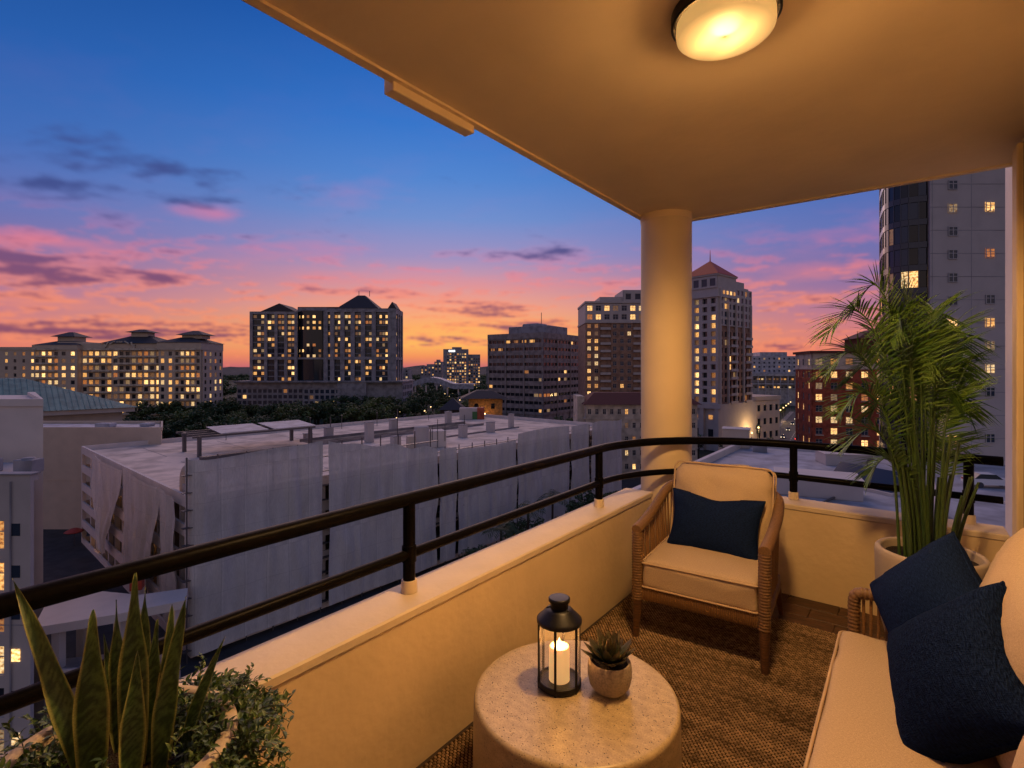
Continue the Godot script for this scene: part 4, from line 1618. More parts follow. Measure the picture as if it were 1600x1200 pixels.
func garage_roof_things() -> void:
	var spots := [[37.4, 37.9, 1.6, 2.2], [39.6, 26.4, 1.5, 3.9], [53.7, 37.9, 1.6, 2.6], [39.1, 17.1, 1.6, 2.0], [71.0, 38.0, 1.5, 3.4], [56.6, 17.4, 1.6, 2.6], [66.8, 19.0, 1.7, 2.3], [76.2, 20.9, 1.2, 3.4], [33.4, 39.0, 1.5, 1.2]]
	var words := ["short grey roof pier by the far edge of the ramp", "tallest slim grey roof pier left of the stair hut", "grey roof pier behind the stair hut", "low grey roof pier carrying a thin mast beside the stair hut", "dark grey roof pier at the far right end of the ramp", "square grey roof pier right of the stair hut", "square grey roof pier on the thin kerb line", "slim grey roof pier at the right end of the kerb line", "lowest dark roof pier near the steel canopy"]
	for i in spots.size():
		var s: Array = spots[i]
		var o := thing("roof_pier", words[i], "pier", on_garage(Vector3(s[0], DECK, -s[1])), 85.1, "grey piers on the garage roof")
		var b := MB.new()
		b.bevel(Vector3(0, s[3] * 0.5, 0), Vector3(s[2], s[3], s[2] * 0.8), 0.05)
		mb(o, "block", b, M.grey_stucco)
		b = MB.new()
		b.bevel(Vector3(0, s[3] + 0.05, 0), Vector3(s[2] + 0.15, 0.1, s[2] * 0.8 + 0.15), 0.03)
		mb(o, "cap", b, M.blue_stone)
		if i in [0, 3, 5]:
			b = MB.new()
			b.tube(line_between(Vector3(0.4, s[3], 0), Vector3(0.4, s[3] + (5.0 if i == 3 else 2.2), 0), 1), 0.09, 6)
			mb(o, "mast", b, M.scaffold)
	var h := thing("stair_hut", "pale stair hut with a grey tank on the garage roof", "rooftop hut", on_garage(Vector3(43.3, DECK, -13.2)), 60)
	var b := MB.new()
	b.bevel(Vector3(0.6, 1.5, 0), Vector3(5.4, 3.0, 3.4), 0.06)
	mb(h, "wall", b, M.white_stucco)
	b = MB.new()
	b.lathe([Vector2(0, 4.0), Vector2(1.2, 4.0), Vector2(1.35, 3.8), Vector2(1.35, 0.0)], 20, Vector3(-1.2, 0, 1.0))
	mb(h, "tank", b, M.grey_stucco)
	b = MB.new()
	b.bevel(Vector3(-2.9, 1.1, 0.6), Vector3(1.8, 2.2, 2.0), 0.06)
	mb(h, "annex", b, M.beige_stucco)
	for x in [0.6, 1.6, 3.0]:
		b = MB.new()
		b.box(Vector3(x, 2.6, 1.78), Vector3(0.1, 5.2 if x == 1.6 else 3.0, 0.1))
		mb(h, "pipe", b, M.scaffold)
	# steel canopy over the ramp mouth
	var c := thing("ramp_canopy", "dark steel canopy with pale roof sheets over the garage ramp", "canopy", on_garage(Vector3(21.0, DECK, -37.5)), 85.1)
	for q in [Vector3(-9.5, 0, 5), Vector3(-9.5, 0, -3), Vector3(9.5, 0, 5), Vector3(9.5, 0, -3)]:
		b = MB.new()
		b.box(q + Vector3(0, 1.7, 0), Vector3(0.5, 3.4, 0.7))
		mb(c, "post", b, M.scaffold)
	b = MB.new()
	for z in [-4.0, -1.0, 2.0, 5.0]:
		b.box(Vector3(0, 3.3, z), Vector3(21.0, 0.35, 0.25))
	mb(c, "beam", b, M.scaffold)
	for k in 2:
		b = MB.new()
		b.box(Vector3(-2.0 + k * 9.0, 3.75, 0.6), Vector3(8.0, 0.12, 7.6), Basis(Vector3.RIGHT, deg_to_rad(4)))
		mb(c, "roof_sheet", b, M.roof_blue)
	b = MB.new()
	b.box(Vector3(-3, 0.35, 8.6), Vector3(15.0, 0.5, 1.2), Basis(Vector3.UP, 0.05))
	mb(c, "crash_rail", b, M.scaffold)
	var d := thing("vent_duct", "rounded pale vent duct at the near corner of the garage roof", "vent", on_garage(Vector3(1.9, DECK, -6.0)), 85.1)
	b = MB.new()
	b.tube(smooth_path([Vector3(0, 0, -0.8), Vector3(0, 1.6, -0.8), Vector3(0, 2.5, -0.4), Vector3(0, 2.7, 0.4), Vector3(0, 2.4, 1.2), Vector3(0, 1.5, 1.5)], 5), 0.95, 14)
	mb(d, "duct", b, M.beige_stucco)
	b = MB.new()
	b.box(Vector3(0, 0.7, 1.5), Vector3(2.2, 1.4, 1.6))
	mb(d, "fan_box", b, M.grey_stucco)
	var k := thing("roof_shed", "small grey roof shed with a green door at the far garage corner", "rooftop hut", on_garage(Vector3(86.0, DECK, -44.5)), 40)
	b = MB.new()
	b.bevel(Vector3(0, 1.6, 0), Vector3(7.0, 3.2, 3.4), 0.05)
	mb(k, "wall", b, M.grey_stucco)
	b = MB.new()
	b.box(Vector3(0.9, 1.1, 1.75), Vector3(1.4, 2.2, 0.1))
	mb(k, "door", b, mat("green_paint", Color(0.06, 0.17, 0.05), 0.6))
	b = MB.new()
	b.box(Vector3(2.6, 1.6, 0.1), Vector3(2.0, 3.3, 3.6))
	mb(k, "brick_side", b, M.brick_red)
	for q in [[22.0, 51.2], [40.0, 51.2], [58.0, 51.2], [75.0, 51.2], [12.0, 0.4], [48.0, 51.2]]:
		var l := thing("roof_lamp_post", "thin lamp post standing on the garage parapet", "lamp post", on_garage(Vector3(q[0], DECK, -q[1] + 0.6)), 0, "thin posts along the garage parapet")
		b = MB.new()
		b.tube(line_between(Vector3.ZERO, Vector3(0, 3.2, 0), 1), 0.07, 6)
		mb(l, "post", b, M.scaffold)
		b = MB.new()
		b.box(Vector3(0, 3.2, 0), Vector3(0.3, 0.16, 0.3))
		mb(l, "lamp_head", b, M.scaffold)


func office_block() -> void:
	var o := thing("office_tower", "wide dark glass office block with pale piers and slate hip roof", "office building", city(-121, 330), YAW)
	var g := MB.new()
	g.lohi(Vector3(-46.7, 22, -21), Vector3(-17.6, 67, -1.2))
	g.lohi(Vector3(-17.6, 22, -21), Vector3(1.3, 68.5, -5))
	g.lohi(Vector3(1.3, 22, -21), Vector3(46, 68.5, -1.2))
	mb(o, "glass_wall", g, M.blue_glass)
	g = MB.new()  # bowed glass between the two wings
	var rows := []
	for y in [68.0, 22.0]:
		var row := PackedVector3Array()
		for i in 13:
			var a := PI * (1.0 - i / 12.0)
			row.append(Vector3(-8.2 + cos(a) * 9.2, y, -5.0 + sin(a) * 3.6))
		rows.append(row)
	g.grid(rows)
	mb(o, "bowed_glass", g, M.dark_glass)
	var w := MB.new()
	for x in [-46.2, -36.9, -30.3, -24.1, -17.6]:
		w.lohi(Vector3(x - 0.9, 22, -1.2), Vector3(x + 0.9, 67, 0))
	for x in [1.6, 5.8, 12.3, 18.9, 25.5, 32.4, 42.7, 45.4]:
		w.lohi(Vector3(x - 1.3, 22, -1.2), Vector3(x + 1.3, 69, 0.2))
	for e in [[36.4, 38.2], [65.6, 67.2]]:
		w.lohi(Vector3(-46.9, e[0], -1.2), Vector3(-17, e[1], 0.15))
		w.lohi(Vector3(1.0, e[0] + (1.2 if e[0] > 50 else 0.0), -1.2), Vector3(46.2, e[1] + (2.0 if e[0] > 50 else 0.0), 0.35))
	w.lohi(Vector3(-17.6, 36.6, -5), Vector3(1.3, 37.8, -0.8))
	w.lohi(Vector3(-17.6, 67.5, -10), Vector3(1.3, 70.0, -3))
	for z in [-20.0, -13.5, -7.0]:
		w.lohi(Vector3(46, 22, z - 0.8), Vector3(46.8, 69, z + 0.8))
	w.lohi(Vector3(46, 66, -21), Vector3(46.6, 69.4, -1))
	w.lohi(Vector3(46, 36.4, -21), Vector3(46.6, 38.2, -1))
	for r in 12:  # thin floor lines
		var y := 25.6 + r * 3.65
		w.lohi(Vector3(-46.7, y - 0.2, -1.2), Vector3(-17.6, y + 0.2, -0.9))
		w.lohi(Vector3(1.3, y - 0.2, -1.2), Vector3(46, y + 0.2, -0.9))
	mb(o, "stone_piers", w, M.blue_stone)
	w = MB.new()
	prism(w, -40.0, -18.0, -20, 0.3, 67.2, 72.4, -28.0)
	prism(w, 41.5, 47.0, -12, 0.4, 69.2, 73.4, 44.3)
	mb(o, "gable", w, M.roof_slate)
	w = MB.new()
	hip(w, 8.7, 35.5, -20, 0.6, 69.2, 78.6, 11.0, 8.5)
	w.lohi(Vector3(-20, 67.0, -20), Vector3(9, 71.2, -9))
	for x in [20.0, 27.0]:
		w.box(Vector3(x, 80.0, -10), Vector3(0.3, 3.6, 0.3))
	mb(o, "roof", w, M.roof_slate)
	# panes: bay edges
	var bays := [[-45.3, -37.8, 3], [-36.0, -31.2, 2], [-29.4, -25.0, 2], [-23.2, -18.5, 2], [2.9, 4.5, 1], [7.1, 11.0, 2], [13.6, 17.6, 2], [20.2, 24.2, 2], [26.8, 31.1, 2], [33.7, 41.4, 4]]
	for r in 12:
		var y := 23.9 + r * 3.65
		if r == 3 or r == 4:
			y += 0.3
		for b in bays:
			for c in b[2]:
				var pitch: float = (b[1] - b[0]) / b[2]
				var p := 0.8 if r > 9 else 0.55 if r > 3 else 0.42
				if b[0] > -24 and b[0] < -17:
					p += 0.2
				put_window(o, pitch - 0.5, 1.9, Vector3(b[0] + (c + 0.5) * pitch, y, -1.13), Basis(), lit(p, M.dark_glass))
		if r > 3 and r != 7 and r != 8:
			for i in 6:
				var a := PI * (1.0 - (i + 1.2) / 7.4)
				var m := lit(0.65, M.dark_glass)
				if m != M.dark_glass:
					put_window(o, 1.7, 1.7, Vector3(-8.2 + cos(a) * 9.3, y, -5.0 + sin(a) * 3.75), Basis(Vector3.UP, PI / 2 - a), m)
		for i in 2:
			if rng.randf() < 0.6:
				put_window(o, 1.4, 1.8, Vector3(46.05, y, -4.0 - i * 6.5), Basis(Vector3.UP, PI / 2), lit(0.4, M.dark_glass))
	finish(o)
	var p := thing("office_podium", "low pale stone podium with square windows below the dark office block", "building", city(-121, 330), YAW)
	w = MB.new()
	w.lohi(Vector3(-52, 0, -30), Vector3(52, 22.2, 5.6))
	facade(p, w, Vector3(-52, 0.4, 6), Vector3.RIGHT, 64, 5, 3.6, 20, 2.3, 2.2, 0.06, {"dark": M.blue_glass, "depth": 0.4})
	w.lohi(Vector3(12, 0, 5.6), Vector3(30, 22.4, 8.5))
	w.lohi(Vector3(-52, 18.4, 5.6), Vector3(12, 22.4, 6.3))
	facade(p, w, Vector3(-9, 0.2, 8.7), Vector3.RIGHT, 33, 5, 3.6, 10, 2.3, 2.3, 0.1, {"dark": M.blue_glass, "depth": 0.4})
	w.lohi(Vector3(30, 0, 5.6), Vector3(52, 22.4, 6.0))
	w.lohi(Vector3(-53, 22.0, -30), Vector3(53, 22.9, 9.0))
	facade(p, w, Vector3(52.4, 4, 5), Vector3.FORWARD, 30, 4, 4.2, 6, 3.4, 2.6, 0.05, {"dark": M.blue_glass, "depth": 0.4})
	mb(p, "wall", w, M.blue_stone)
	finish(p)


func condo_block() -> void:
	var o := thing("condominium", "long beige condominium with lit balconies and three hipped roof lanterns", "apartment building", city(-195, 245), YAW)
	var w := MB.new()
	w.lohi(Vector3(-60, 0, -17), Vector3(-31, 40.7, -0.5))
	w.lohi(Vector3(-31, 0, -18), Vector3(-10.4, 42, 1.0))
	w.lohi(Vector3(-10.4, 0, -18), Vector3(27.6, 42.6, -1.4))
	w.lohi(Vector3(27.6, 0, -17), Vector3(47.5, 43, 0.5))
	var y0 := 9.0
	facade(o, w, Vector3(-60, y0, 0), Vector3.RIGHT, 29, 9, 3.4, 7, 1.3, 1.6, 0.5, {"skip": 0.15})
	facade(o, w, Vector3(-31, y0, 1.5), Vector3.RIGHT, 12, 9, 3.4, 4, 1.7, 1.8, 0.75)
	facade(o, w, Vector3(-19, y0, 1.6), Vector3.RIGHT, 8.6, 9, 3.4, 2, 1.9, 1.8, 0.85)
	facade(o, w, Vector3(-10.4, y0, -0.9), Vector3.RIGHT, 38, 9, 3.4, 13, 1.9, 2.0, 0.66, {"stack": [0.7, 1.0, 1.2, 0.5, 1.3, 1.3, 0.9]})
	facade(o, w, Vector3(27.6, y0, 1.0), Vector3.RIGHT, 7.4, 9, 3.4, 2, 1.6, 2.0, 0.8)
	facade(o, w, Vector3(35.0, y0, 0.95), Vector3.RIGHT, 12.5, 9, 3.4, 5, 1.5, 1.9, 0.7, {"stack": [0.1, 1.0, 1.2, 1.2, 0.5]})
	facade(o, w, Vector3(48.0, y0, 0), Vector3.FORWARD, 17, 9, 3.4, 4, 1.6, 1.9, 0.4)
	w.lohi(Vector3(-31.5, 39.6, -18), Vector3(-10.0, 41.8, 2.0))
	w.lohi(Vector3(-10.4, 39.6, -18), Vector3(28, 42.7, -0.4))
	w.lohi(Vector3(27.2, 39.6, -17), Vector3(48.2, 43.0, 1.6))
	w.lohi(Vector3(-60, 39.6, -17), Vector3(-31.5, 41.0, 0.3))
	w.lohi(Vector3(-22, 41.8, -12), Vector3(-10, 43.5, -1))
	w.lohi(Vector3(-25.5, 43.4, -12), Vector3(-17.5, 46.2, -5))
	w.lohi(Vector3(9.5, 45.8, -11), Vector3(17.5, 48.4, -6))
	w.lohi(Vector3(35.5, 45.2, -11), Vector3(45.0, 47.0, -4))
	mb(o, "wall", w, M.beige_stucco)
	w = MB.new()
	for i in 10:
		var y := y0 + i * 3.4 - 0.1
		for e in [[-8.0, 4.0, 0.9], [7.0, 19.0, 1.1], [20.0, 26.5, 0.9], [35.5, 46.0, 2.4], [-30.5, -20.0, 2.8]]:
			w = MB.new()
			w.lohi(Vector3(e[0], y, e[2] - 1.9), Vector3(e[1], y + 0.22, e[2]))
			w.lohi(Vector3(e[0], y + 0.22, e[2] - 0.1), Vector3(e[1], y + 0.85, e[2] - 0.02))
			mb(o, "balcony", w, M.cream_stucco)
	w = MB.new()
	hip(w, -31.5, -9.6, -18, 2.2, 41.9, 44.0, 7.0, 6.0)
	hip(w, -27.5, -15.5, -14, -3, 46.2, 48.6, 5.0, 5.0)
	hip(w, -1.0, 28.0, -18, 0.4, 42.8, 46.6, 10.0, 7.0)
	hip(w, 7.5, 19.5, -13, -4, 48.4, 49.9, 4.5, 3.8)
	hip(w, 26.8, 48.6, -18, 2.0, 43.1, 45.8, 8.0, 6.0)
	hip(w, 33.5, 47.0, -13, -2, 47.0, 49.2, 5.5, 5.0)
	mb(o, "roof", w, M.roof_slate)
	w = MB.new()
	for i in 7:
		var a := PI * i / 6.0
		w.box(Vector3(8.5 + cos(a) * 7.0, 41.0 + sin(a) * 2.4, 0.1), Vector3(2.6, 0.5, 0.6), Basis(Vector3.BACK, a + PI / 2))
	mb(o, "arch", w, M.cream_stucco)
	finish(o)


func brown_block() -> void:
	var o := thing("office_slab", "plain brown concrete office block with long ribbon windows", "office building", city(15.2, 250), YAW - 35)
	var w := MB.new()
	w.lohi(Vector3(-33.7, 0, -41), Vector3(-0.5, 47.8, -0.5))
	facade(o, w, Vector3(-33.7, 8.0, 0), Vector3.RIGHT, 33.7, 10, 3.8, 12, 2.55, 1.5, 0.07, {"dark": M.dark_glass, "depth": 0.5, "sill": 1.3})
	facade(o, w, Vector3(0, 8.0, 0), Vector3.FORWARD, 41, 10, 3.8, 12, 3.1, 1.5, 0.05, {"dark": M.dark_glass, "depth": 0.5, "sill": 1.3})
	for x in [-33.4, -22.5, -11.3, -0.4]:
		w.lohi(Vector3(x - 0.45, 0, 0), Vector3(x + 0.45, 46.5, 0.35))
	for z in [-13.6, -27.3, -40.6]:
		w.lohi(Vector3(0, 0, z - 0.45), Vector3(0.35, 46.5, z + 0.45))
	w.lohi(Vector3(-33.9, 45.6, -41.2), Vector3(0.4, 48.4, 0.4))
	mb(o, "wall", w, M.brown_concrete)
	for c in 6:  # a few lit panes on the top floors
		put_window(o, 2.4, 1.3, Vector3(-31.0 + c * 4.9, 8.0 + (9 if c > 1 else 8) * 3.8 + 2.05, -0.36), Basis(), M["lit_%d" % (c % 3)])
	w = MB.new()
	w.bevel(Vector3(-13, 50.2, -16), Vector3(24, 4.2, 20), 0.2)
	w.bevel(Vector3(-15, 53.0, -16), Vector3(10, 2.2, 10), 0.6)
	mb(o, "penthouse", w, M.blue_stone)
	w = MB.new()
	w.tube(line_between(Vector3(-11, 53, -16), Vector3(-11, 60, -16), 1), 0.16, 6)
	mb(o, "antenna", w, M.scaffold)
	finish(o)


func brick_tower() -> void:
	# left wing
	var o := thing("brick_tower", "tall orange brick apartment tower wing left of the balcony column", "apartment building", city(48, 213), YAW)
	var w := MB.new()
	var s := MB.new()
	w.lohi(Vector3(-17.6, 19, -24), Vector3(18, 50, -0.6))
	s.lohi(Vector3(-17.6, 50, -24), Vector3(18, 58.4, -0.6))
	s.lohi(Vector3(-11.5, 58.4, -20), Vector3(18, 60.6, -1.5))
	s.lohi(Vector3(-2.0, 58.4, -18), Vector3(18, 63.4, -0.8))
	s.lohi(Vector3(-17.9, 49.6, -24), Vector3(18, 50.4, 0.4))
	s.lohi(Vector3(-17.9, 57.8, -24), Vector3(18, 58.6, 0.4))
	facade(o, w, Vector3(-17.6, 19.0, 0), Vector3.RIGHT, 6.0, 10, 3.1, 2, 1.5, 1.7, 0.85, {"bars": true})
	facade(o, w, Vector3(-11.6, 19.0, -0.8), Vector3.RIGHT, 4.6, 10, 3.1, 1, 3.4, 2.2, 0.18)
	facade(o, w, Vector3(-7.0, 19.0, 0), Vector3.RIGHT, 9.0, 10, 3.1, 3, 1.5, 1.7, 0.04, {"dark": M.blue_glass, "bars": true})
	facade(o, w, Vector3(2.0, 19.0, -0.8), Vector3.RIGHT, 4.4, 10, 3.1, 1, 3.2, 2.2, 0.0)
	facade(o, w, Vector3(6.4, 19.0, 0), Vector3.RIGHT, 6.0, 10, 3.1, 2, 1.5, 1.8, 0.95, {"bars": true})
	facade(o, w, Vector3(12.4, 19.0, 0), Vector3.RIGHT, 5.6, 10, 3.1, 2, 1.4, 1.7, 0.5)
	facade(o, s, Vector3(-17.6, 50.4, 0), Vector3.RIGHT, 35.6, 2, 3.6, 10, 2.2, 2.2, 0.55, {"dark": M.blue_glass, "bars": true})
	facade(o, s, Vector3(-1.8, 58.6, -0.3), Vector3.RIGHT, 19.6, 1, 4.2, 5, 2.2, 2.4, 0.1, {"dark": M.blue_glass})
	for r in 10:
		for x in [-11.5, 2.1]:
			s.lohi(Vector3(x, 18.9 + r * 3.1, -0.8), Vector3(x + 4.3, 19.1 + r * 3.1, 0.6))
			s.lohi(Vector3(x, 19.1 + r * 3.1, 0.5), Vector3(x + 4.3, 19.9 + r * 3.1, 0.58))
	mb(o, "brick_wall", w, M.brick_orange)
	mb(o, "stucco_crown", s, M.grey_stucco)
	w = MB.new()
	w.lohi(Vector3(-19.5, 0, -26), Vector3(18, 19, 1.5))
	mb(o, "plinth", w, M.grey_stucco)
	finish(o)
	# right block with the copper pyramid
	o = thing("pyramid_tower", "apartment tower with a copper red pyramid roof right of the column", "apartment building", city(77, 192), YAW - 50)
	w = MB.new()
	s = MB.new()
	w.lohi(Vector3(-24, 17, -27), Vector3(-0.5, 47, -0.5))
	s.lohi(Vector3(-24, 47, -27), Vector3(-0.5, 61, -0.5))
	facade(o, w, Vector3(-24, 17.5, 0), Vector3.RIGHT, 10.5, 10, 3.1, 3, 1.6, 1.8, 0.6)
	facade(o, s, Vector3(-13.5, 17.5, 0.9), Vector3.RIGHT, 13.5, 13, 3.1, 4, 1.9, 1.9, 0.85, {"depth": 1.2, "stack": [0.7, 1.1, 0.3, 1.0]})
	facade(o, w, Vector3(0, 17.5, -0.6), Vector3.FORWARD, 26, 9, 3.1, 8, 1.7, 2.0, 0.2, {"dark": M.dark_glass, "stack": [0.2, 0.2, 1.0, 0.3]})
	facade(o, s, Vector3(0, 47, -0.6), Vector3.FORWARD, 26, 5, 3.0, 8, 1.8, 1.9, 0.16, {"dark": M.blue_glass})
	for k in 5:
		s.lohi(Vector3(0, 17.5, -1.0 - k * 6.1), Vector3(0.7, 47 + (9 if k else 14), -0.3 - k * 6.1))
	for r in 9:
		for k in 2:
			s.lohi(Vector3(0, 17.3 + r * 3.1, -12.8 - k * 12.0), Vector3(1.3, 17.5 + r * 3.1, -7.4 - k * 12.0))
			s.lohi(Vector3(1.2, 17.5 + r * 3.1, -12.8 - k * 12.0), Vector3(1.28, 18.3 + r * 3.1, -7.4 - k * 12.0))
	s.lohi(Vector3(-13.5, 57.8, -13), Vector3(0.2, 66, 0.9))
	facade(o, s, Vector3(-13.5, 61, 1.3), Vector3.RIGHT, 13.5, 1, 4.4, 4, 2.2, 2.8, 0.3, {"dark": M.blue_glass})
	s.lohi(Vector3(-14, 57.6, -13.4), Vector3(0.6, 58.4, 1.6))
	s.lohi(Vector3(-14, 65.6, -13.4), Vector3(0.6, 66.2, 1.6))
	s.lohi(Vector3(-16, 61, -22), Vector3(-1, 65, -12))
	s.lohi(Vector3(-12, 61, -26.5), Vector3(-1.4, 63, -20))
	for k in 4:
		put_window(o, 1.3, 1.3, Vector3(0.3, 59.6, -3.5 - k * 2.7), Basis(Vector3.UP, PI / 2), M["lit_%d" % (1 + k % 3)])
	mb(o, "brick_wall", w, M.brick_orange)
	mb(o, "stucco_wall", s, M.grey_stucco)
	w = MB.new()
	hip(w, -14.2, 0.8, -13.8, 1.8, 66.2, 72.6, 7.3, 7.6)
	w.tube(line_between(Vector3(-6.7, 72, -6), Vector3(-6.7, 77, -6), 1), [0.25, 0.06], 6)
	mb(o, "pyramid_roof", w, M.roof_copper)
	w = MB.new()
	w.lohi(Vector3(-25, 0, -29), Vector3(0.6, 17.4, 0.6))
	for k in 5:
		w.lohi(Vector3(-24.5 + k * 6.0, 0, 0.6), Vector3(-23.0 + k * 6.0, 17.2, 2.0))
	w.lohi(Vector3(-25.2, 15.8, 0.6), Vector3(1.8, 17.6, 2.2))
	for k in 4:
		put_window(o, 2.0, 5.0, Vector3(-20.8 + k * 6.0, 5.5, 0.68), Basis(), M.dark_glass)
		put_window(o, 1.6, 1.6, Vector3(-20.8 + k * 6.0, 12.5, 0.68), Basis(), M["lit_%d" % (k % 2)])
	mb(o, "podium", w, M.grey_stucco)
	finish(o)
	# cream building with the red tiled roof before the left wing
	o = thing("cream_building", "cream low building with a dark red tiled roof before the brick tower", "building", city(38, 150), YAW)
	w = MB.new()
	w.lohi(Vector3(-16.5, 0, -14), Vector3(16, 20.4, -0.4))
	facade(o, w, Vector3(-16.5, 0.4, 0), Vector3.RIGHT, 32.5, 5, 4.0, 15, 1.0, 1.6, 0.16, {"bars": true})
	w.lohi(Vector3(-16.9, 16.0, -14), Vector3(16.4, 16.4, 0.2))
	w.lohi(Vector3(-18.6, 0, -13), Vector3(-16.5, 22.6, -3.0))
	mb(o, "wall", w, M.cream_stucco)
	w = MB.new()
	hip(w, -17.4, 17.0, -15, 1.0, 20.4, 23.6, 4.0, 5.5)
	mb(o, "roof", w, M.roof_tile_red)
	finish(o)
	# long low building along the street
	o = thing("street_building", "low beige building running along the lit street below the pyramid tower", "building", city(86, 203), YAW - 58)
	w = MB.new()
	w.lohi(Vector3(-13, 0, -34), Vector3(-0.4, 18.6, -0.4))
	facade(o, w, Vector3(-13, 0.5, 0), Vector3.RIGHT, 13, 3, 5.6, 3, 2.4, 2.6, 0.1)
	facade(o, w, Vector3(0, 0.5, 0), Vector3.FORWARD, 34, 3, 5.6, 8, 2.2, 2.6, 0.22)
	w.lohi(Vector3(-13.4, 17.6, -34.4), Vector3(0.4, 19.2, 0.4))
	mb(o, "wall", w, M.beige_stucco)
	finish(o)


func red_block() -> void:
	var o := thing("red_brick_building", "red brick apartment block with white framed windows behind the palm", "apartment building", city(85.5, 147), YAW - 12)
	var w := MB.new()
	var s := MB.new()
	w.lohi(Vector3(0.4, 0, -14), Vector3(31, 30.8, -0.4))
	s.lohi(Vector3(0.4, 30.8, -14), Vector3(31, 35.2, -0.4))
	facade(o, w, Vector3(0, 1.9, 0), Vector3.RIGHT, 31, 9, 3.21, 8, 1.75, 1.85, 0.62, {"bars": true, "dark": M.blue_glass})
	facade(o, w, Vector3(0, 1.9, -14), Vector3.BACK, 14, 9, 3.21, 3, 1.3, 1.85, 0.25, {"bars": true, "dark": M.blue_glass})
	facade(o, s, Vector3(0, 31.0, 0), Vector3.RIGHT, 31, 1, 4.2, 8, 1.9, 1.9, 0.8, {"bars": true, "sill": 0.8})
	facade(o, s, Vector3(0, 31.0, -14), Vector3.BACK, 14, 1, 4.2, 3, 1.4, 1.9, 0.7, {"bars": true, "sill": 0.8})
	mb(o, "brick_wall", w, M.brick_red)
	for r in 9:
		for c in 8:
			if (r + c) % 3 == 0:
				var lg := MB.new()
				lg.lohi(Vector3(c * 3.875 + 0.9, 1.9 + r * 3.21 + 0.3, 0), Vector3(c * 3.875 + 3.0, 1.9 + r * 3.21 + 0.5, 0.5))
				mb(o, "ledge", lg, M.cream_stucco)
	s.lohi(Vector3(-0.15, 30.6, -14.2), Vector3(31.2, 31.0, 0.15))
	mb(o, "stucco_floor", s, M.cream_stucco)
	w = MB.new()
	w.lohi(Vector3(-0.6, 35.2, -14.6), Vector3(31.6, 35.9, 0.6))
	w.lohi(Vector3(13.0, 35.9, -12), Vector3(29, 39.4, -1.6))
	hip(w, 12.0, 30.0, -13, -0.8, 39.4, 42.0, 5.0, 4.0)
	mb(o, "cornice", w, M.roof_tile_red)
	finish(o)


func glass_tower() -> void:
	var o := thing("concrete_tower", "tall grey concrete tower with a curved dark glass edge at the right", "tower", city(56, 69), YAW)
	var w := MB.new()
	slab(w, [Vector3(26, 0, 0), Vector3(0, 0, 0), Vector3(6, 0, -18), Vector3(32, 0, -18)], 0, 84)
	for i in 26:
		w.lohi(Vector3(0.02, 3.0 + i * 3.1, 0), Vector3(26.0, 3.05 + i * 3.1, 0.012))
	mb(o, "wall", w, M.grey_stucco)
	w = MB.new()
	for i in 26:
		w.lohi(Vector3(0.02, 2.9 + i * 3.1, 0), Vector3(26.0, 2.97 + i * 3.1, 0.02))
	for x in [0.25, 5.5, 10.8, 16.0]:
		w.lohi(Vector3(x, 0, 0), Vector3(x + 0.06, 83.9, 0.018))
	mb(o, "joints", w, M.blue_stone)
	for r in 22:
		var y := 9.0 + r * 3.1
		put_window(o, 1.25, 1.25, Vector3(3.0, y, 0.05), Basis(), lit(0.6, M.blue_glass), true)
		if r % 2 == 0 or r > 6 and r < 10:
			put_window(o, 1.25, 1.25, Vector3(8.0, y + 0.2, 0.05), Basis(), lit(0.4, M.blue_glass), true)
	# curved glass: floors of panes between dark bands
	var edge := smooth_path([Vector3(5.0, 0, -16), Vector3(1.2, 0, -11), Vector3(-1.7, 0, -6.5), Vector3(-2.9, 0, -4.2), Vector3(-2.9, 0, -2.6), Vector3(-1.9, 0, -1.3), Vector3(-0.05, 0, -0.5)], 2)
	w = MB.new()
	var rows := []
	for y in [83.0, 0.0]:
		var row := PackedVector3Array()
		for p in edge:
			row.append(p + Vector3(0.35, y, -0.3))
		rows.append(row)
	w.grid(rows)
	mb(o, "glass_core", w, M.black_glass)
	var band := MB.new()
	for r in 27:
		var y := 1.2 + r * 3.1
		for i in edge.size() - 1:
			var p0 := edge[i] + Vector3(0, y, 0)
			var p1 := edge[i + 1] + Vector3(0, y, 0)
			var u := (p1 - p0).normalized()
			var bs := Basis(u, Vector3.UP, u.cross(Vector3.UP))
			var len := p0.distance_to(p1)
			band.box((p0 + p1) * 0.5, Vector3(len, 0.8, 0.22), bs)
			if r > 4:
				band.box(p0 + Vector3(0, 1.55, 0), Vector3(0.12, 2.3, 0.2), bs)
				put_window(o, len - 0.14, 2.2, (p0 + p1) * 0.5 + Vector3(0, 1.55, 0), bs, lit(0.02 if i < 7 else 0.1, M.black_glass if rng.randf() < 0.7 else M.blue_glass))
	mb(o, "floor_bands", band, M.car_dark)
	finish(o)


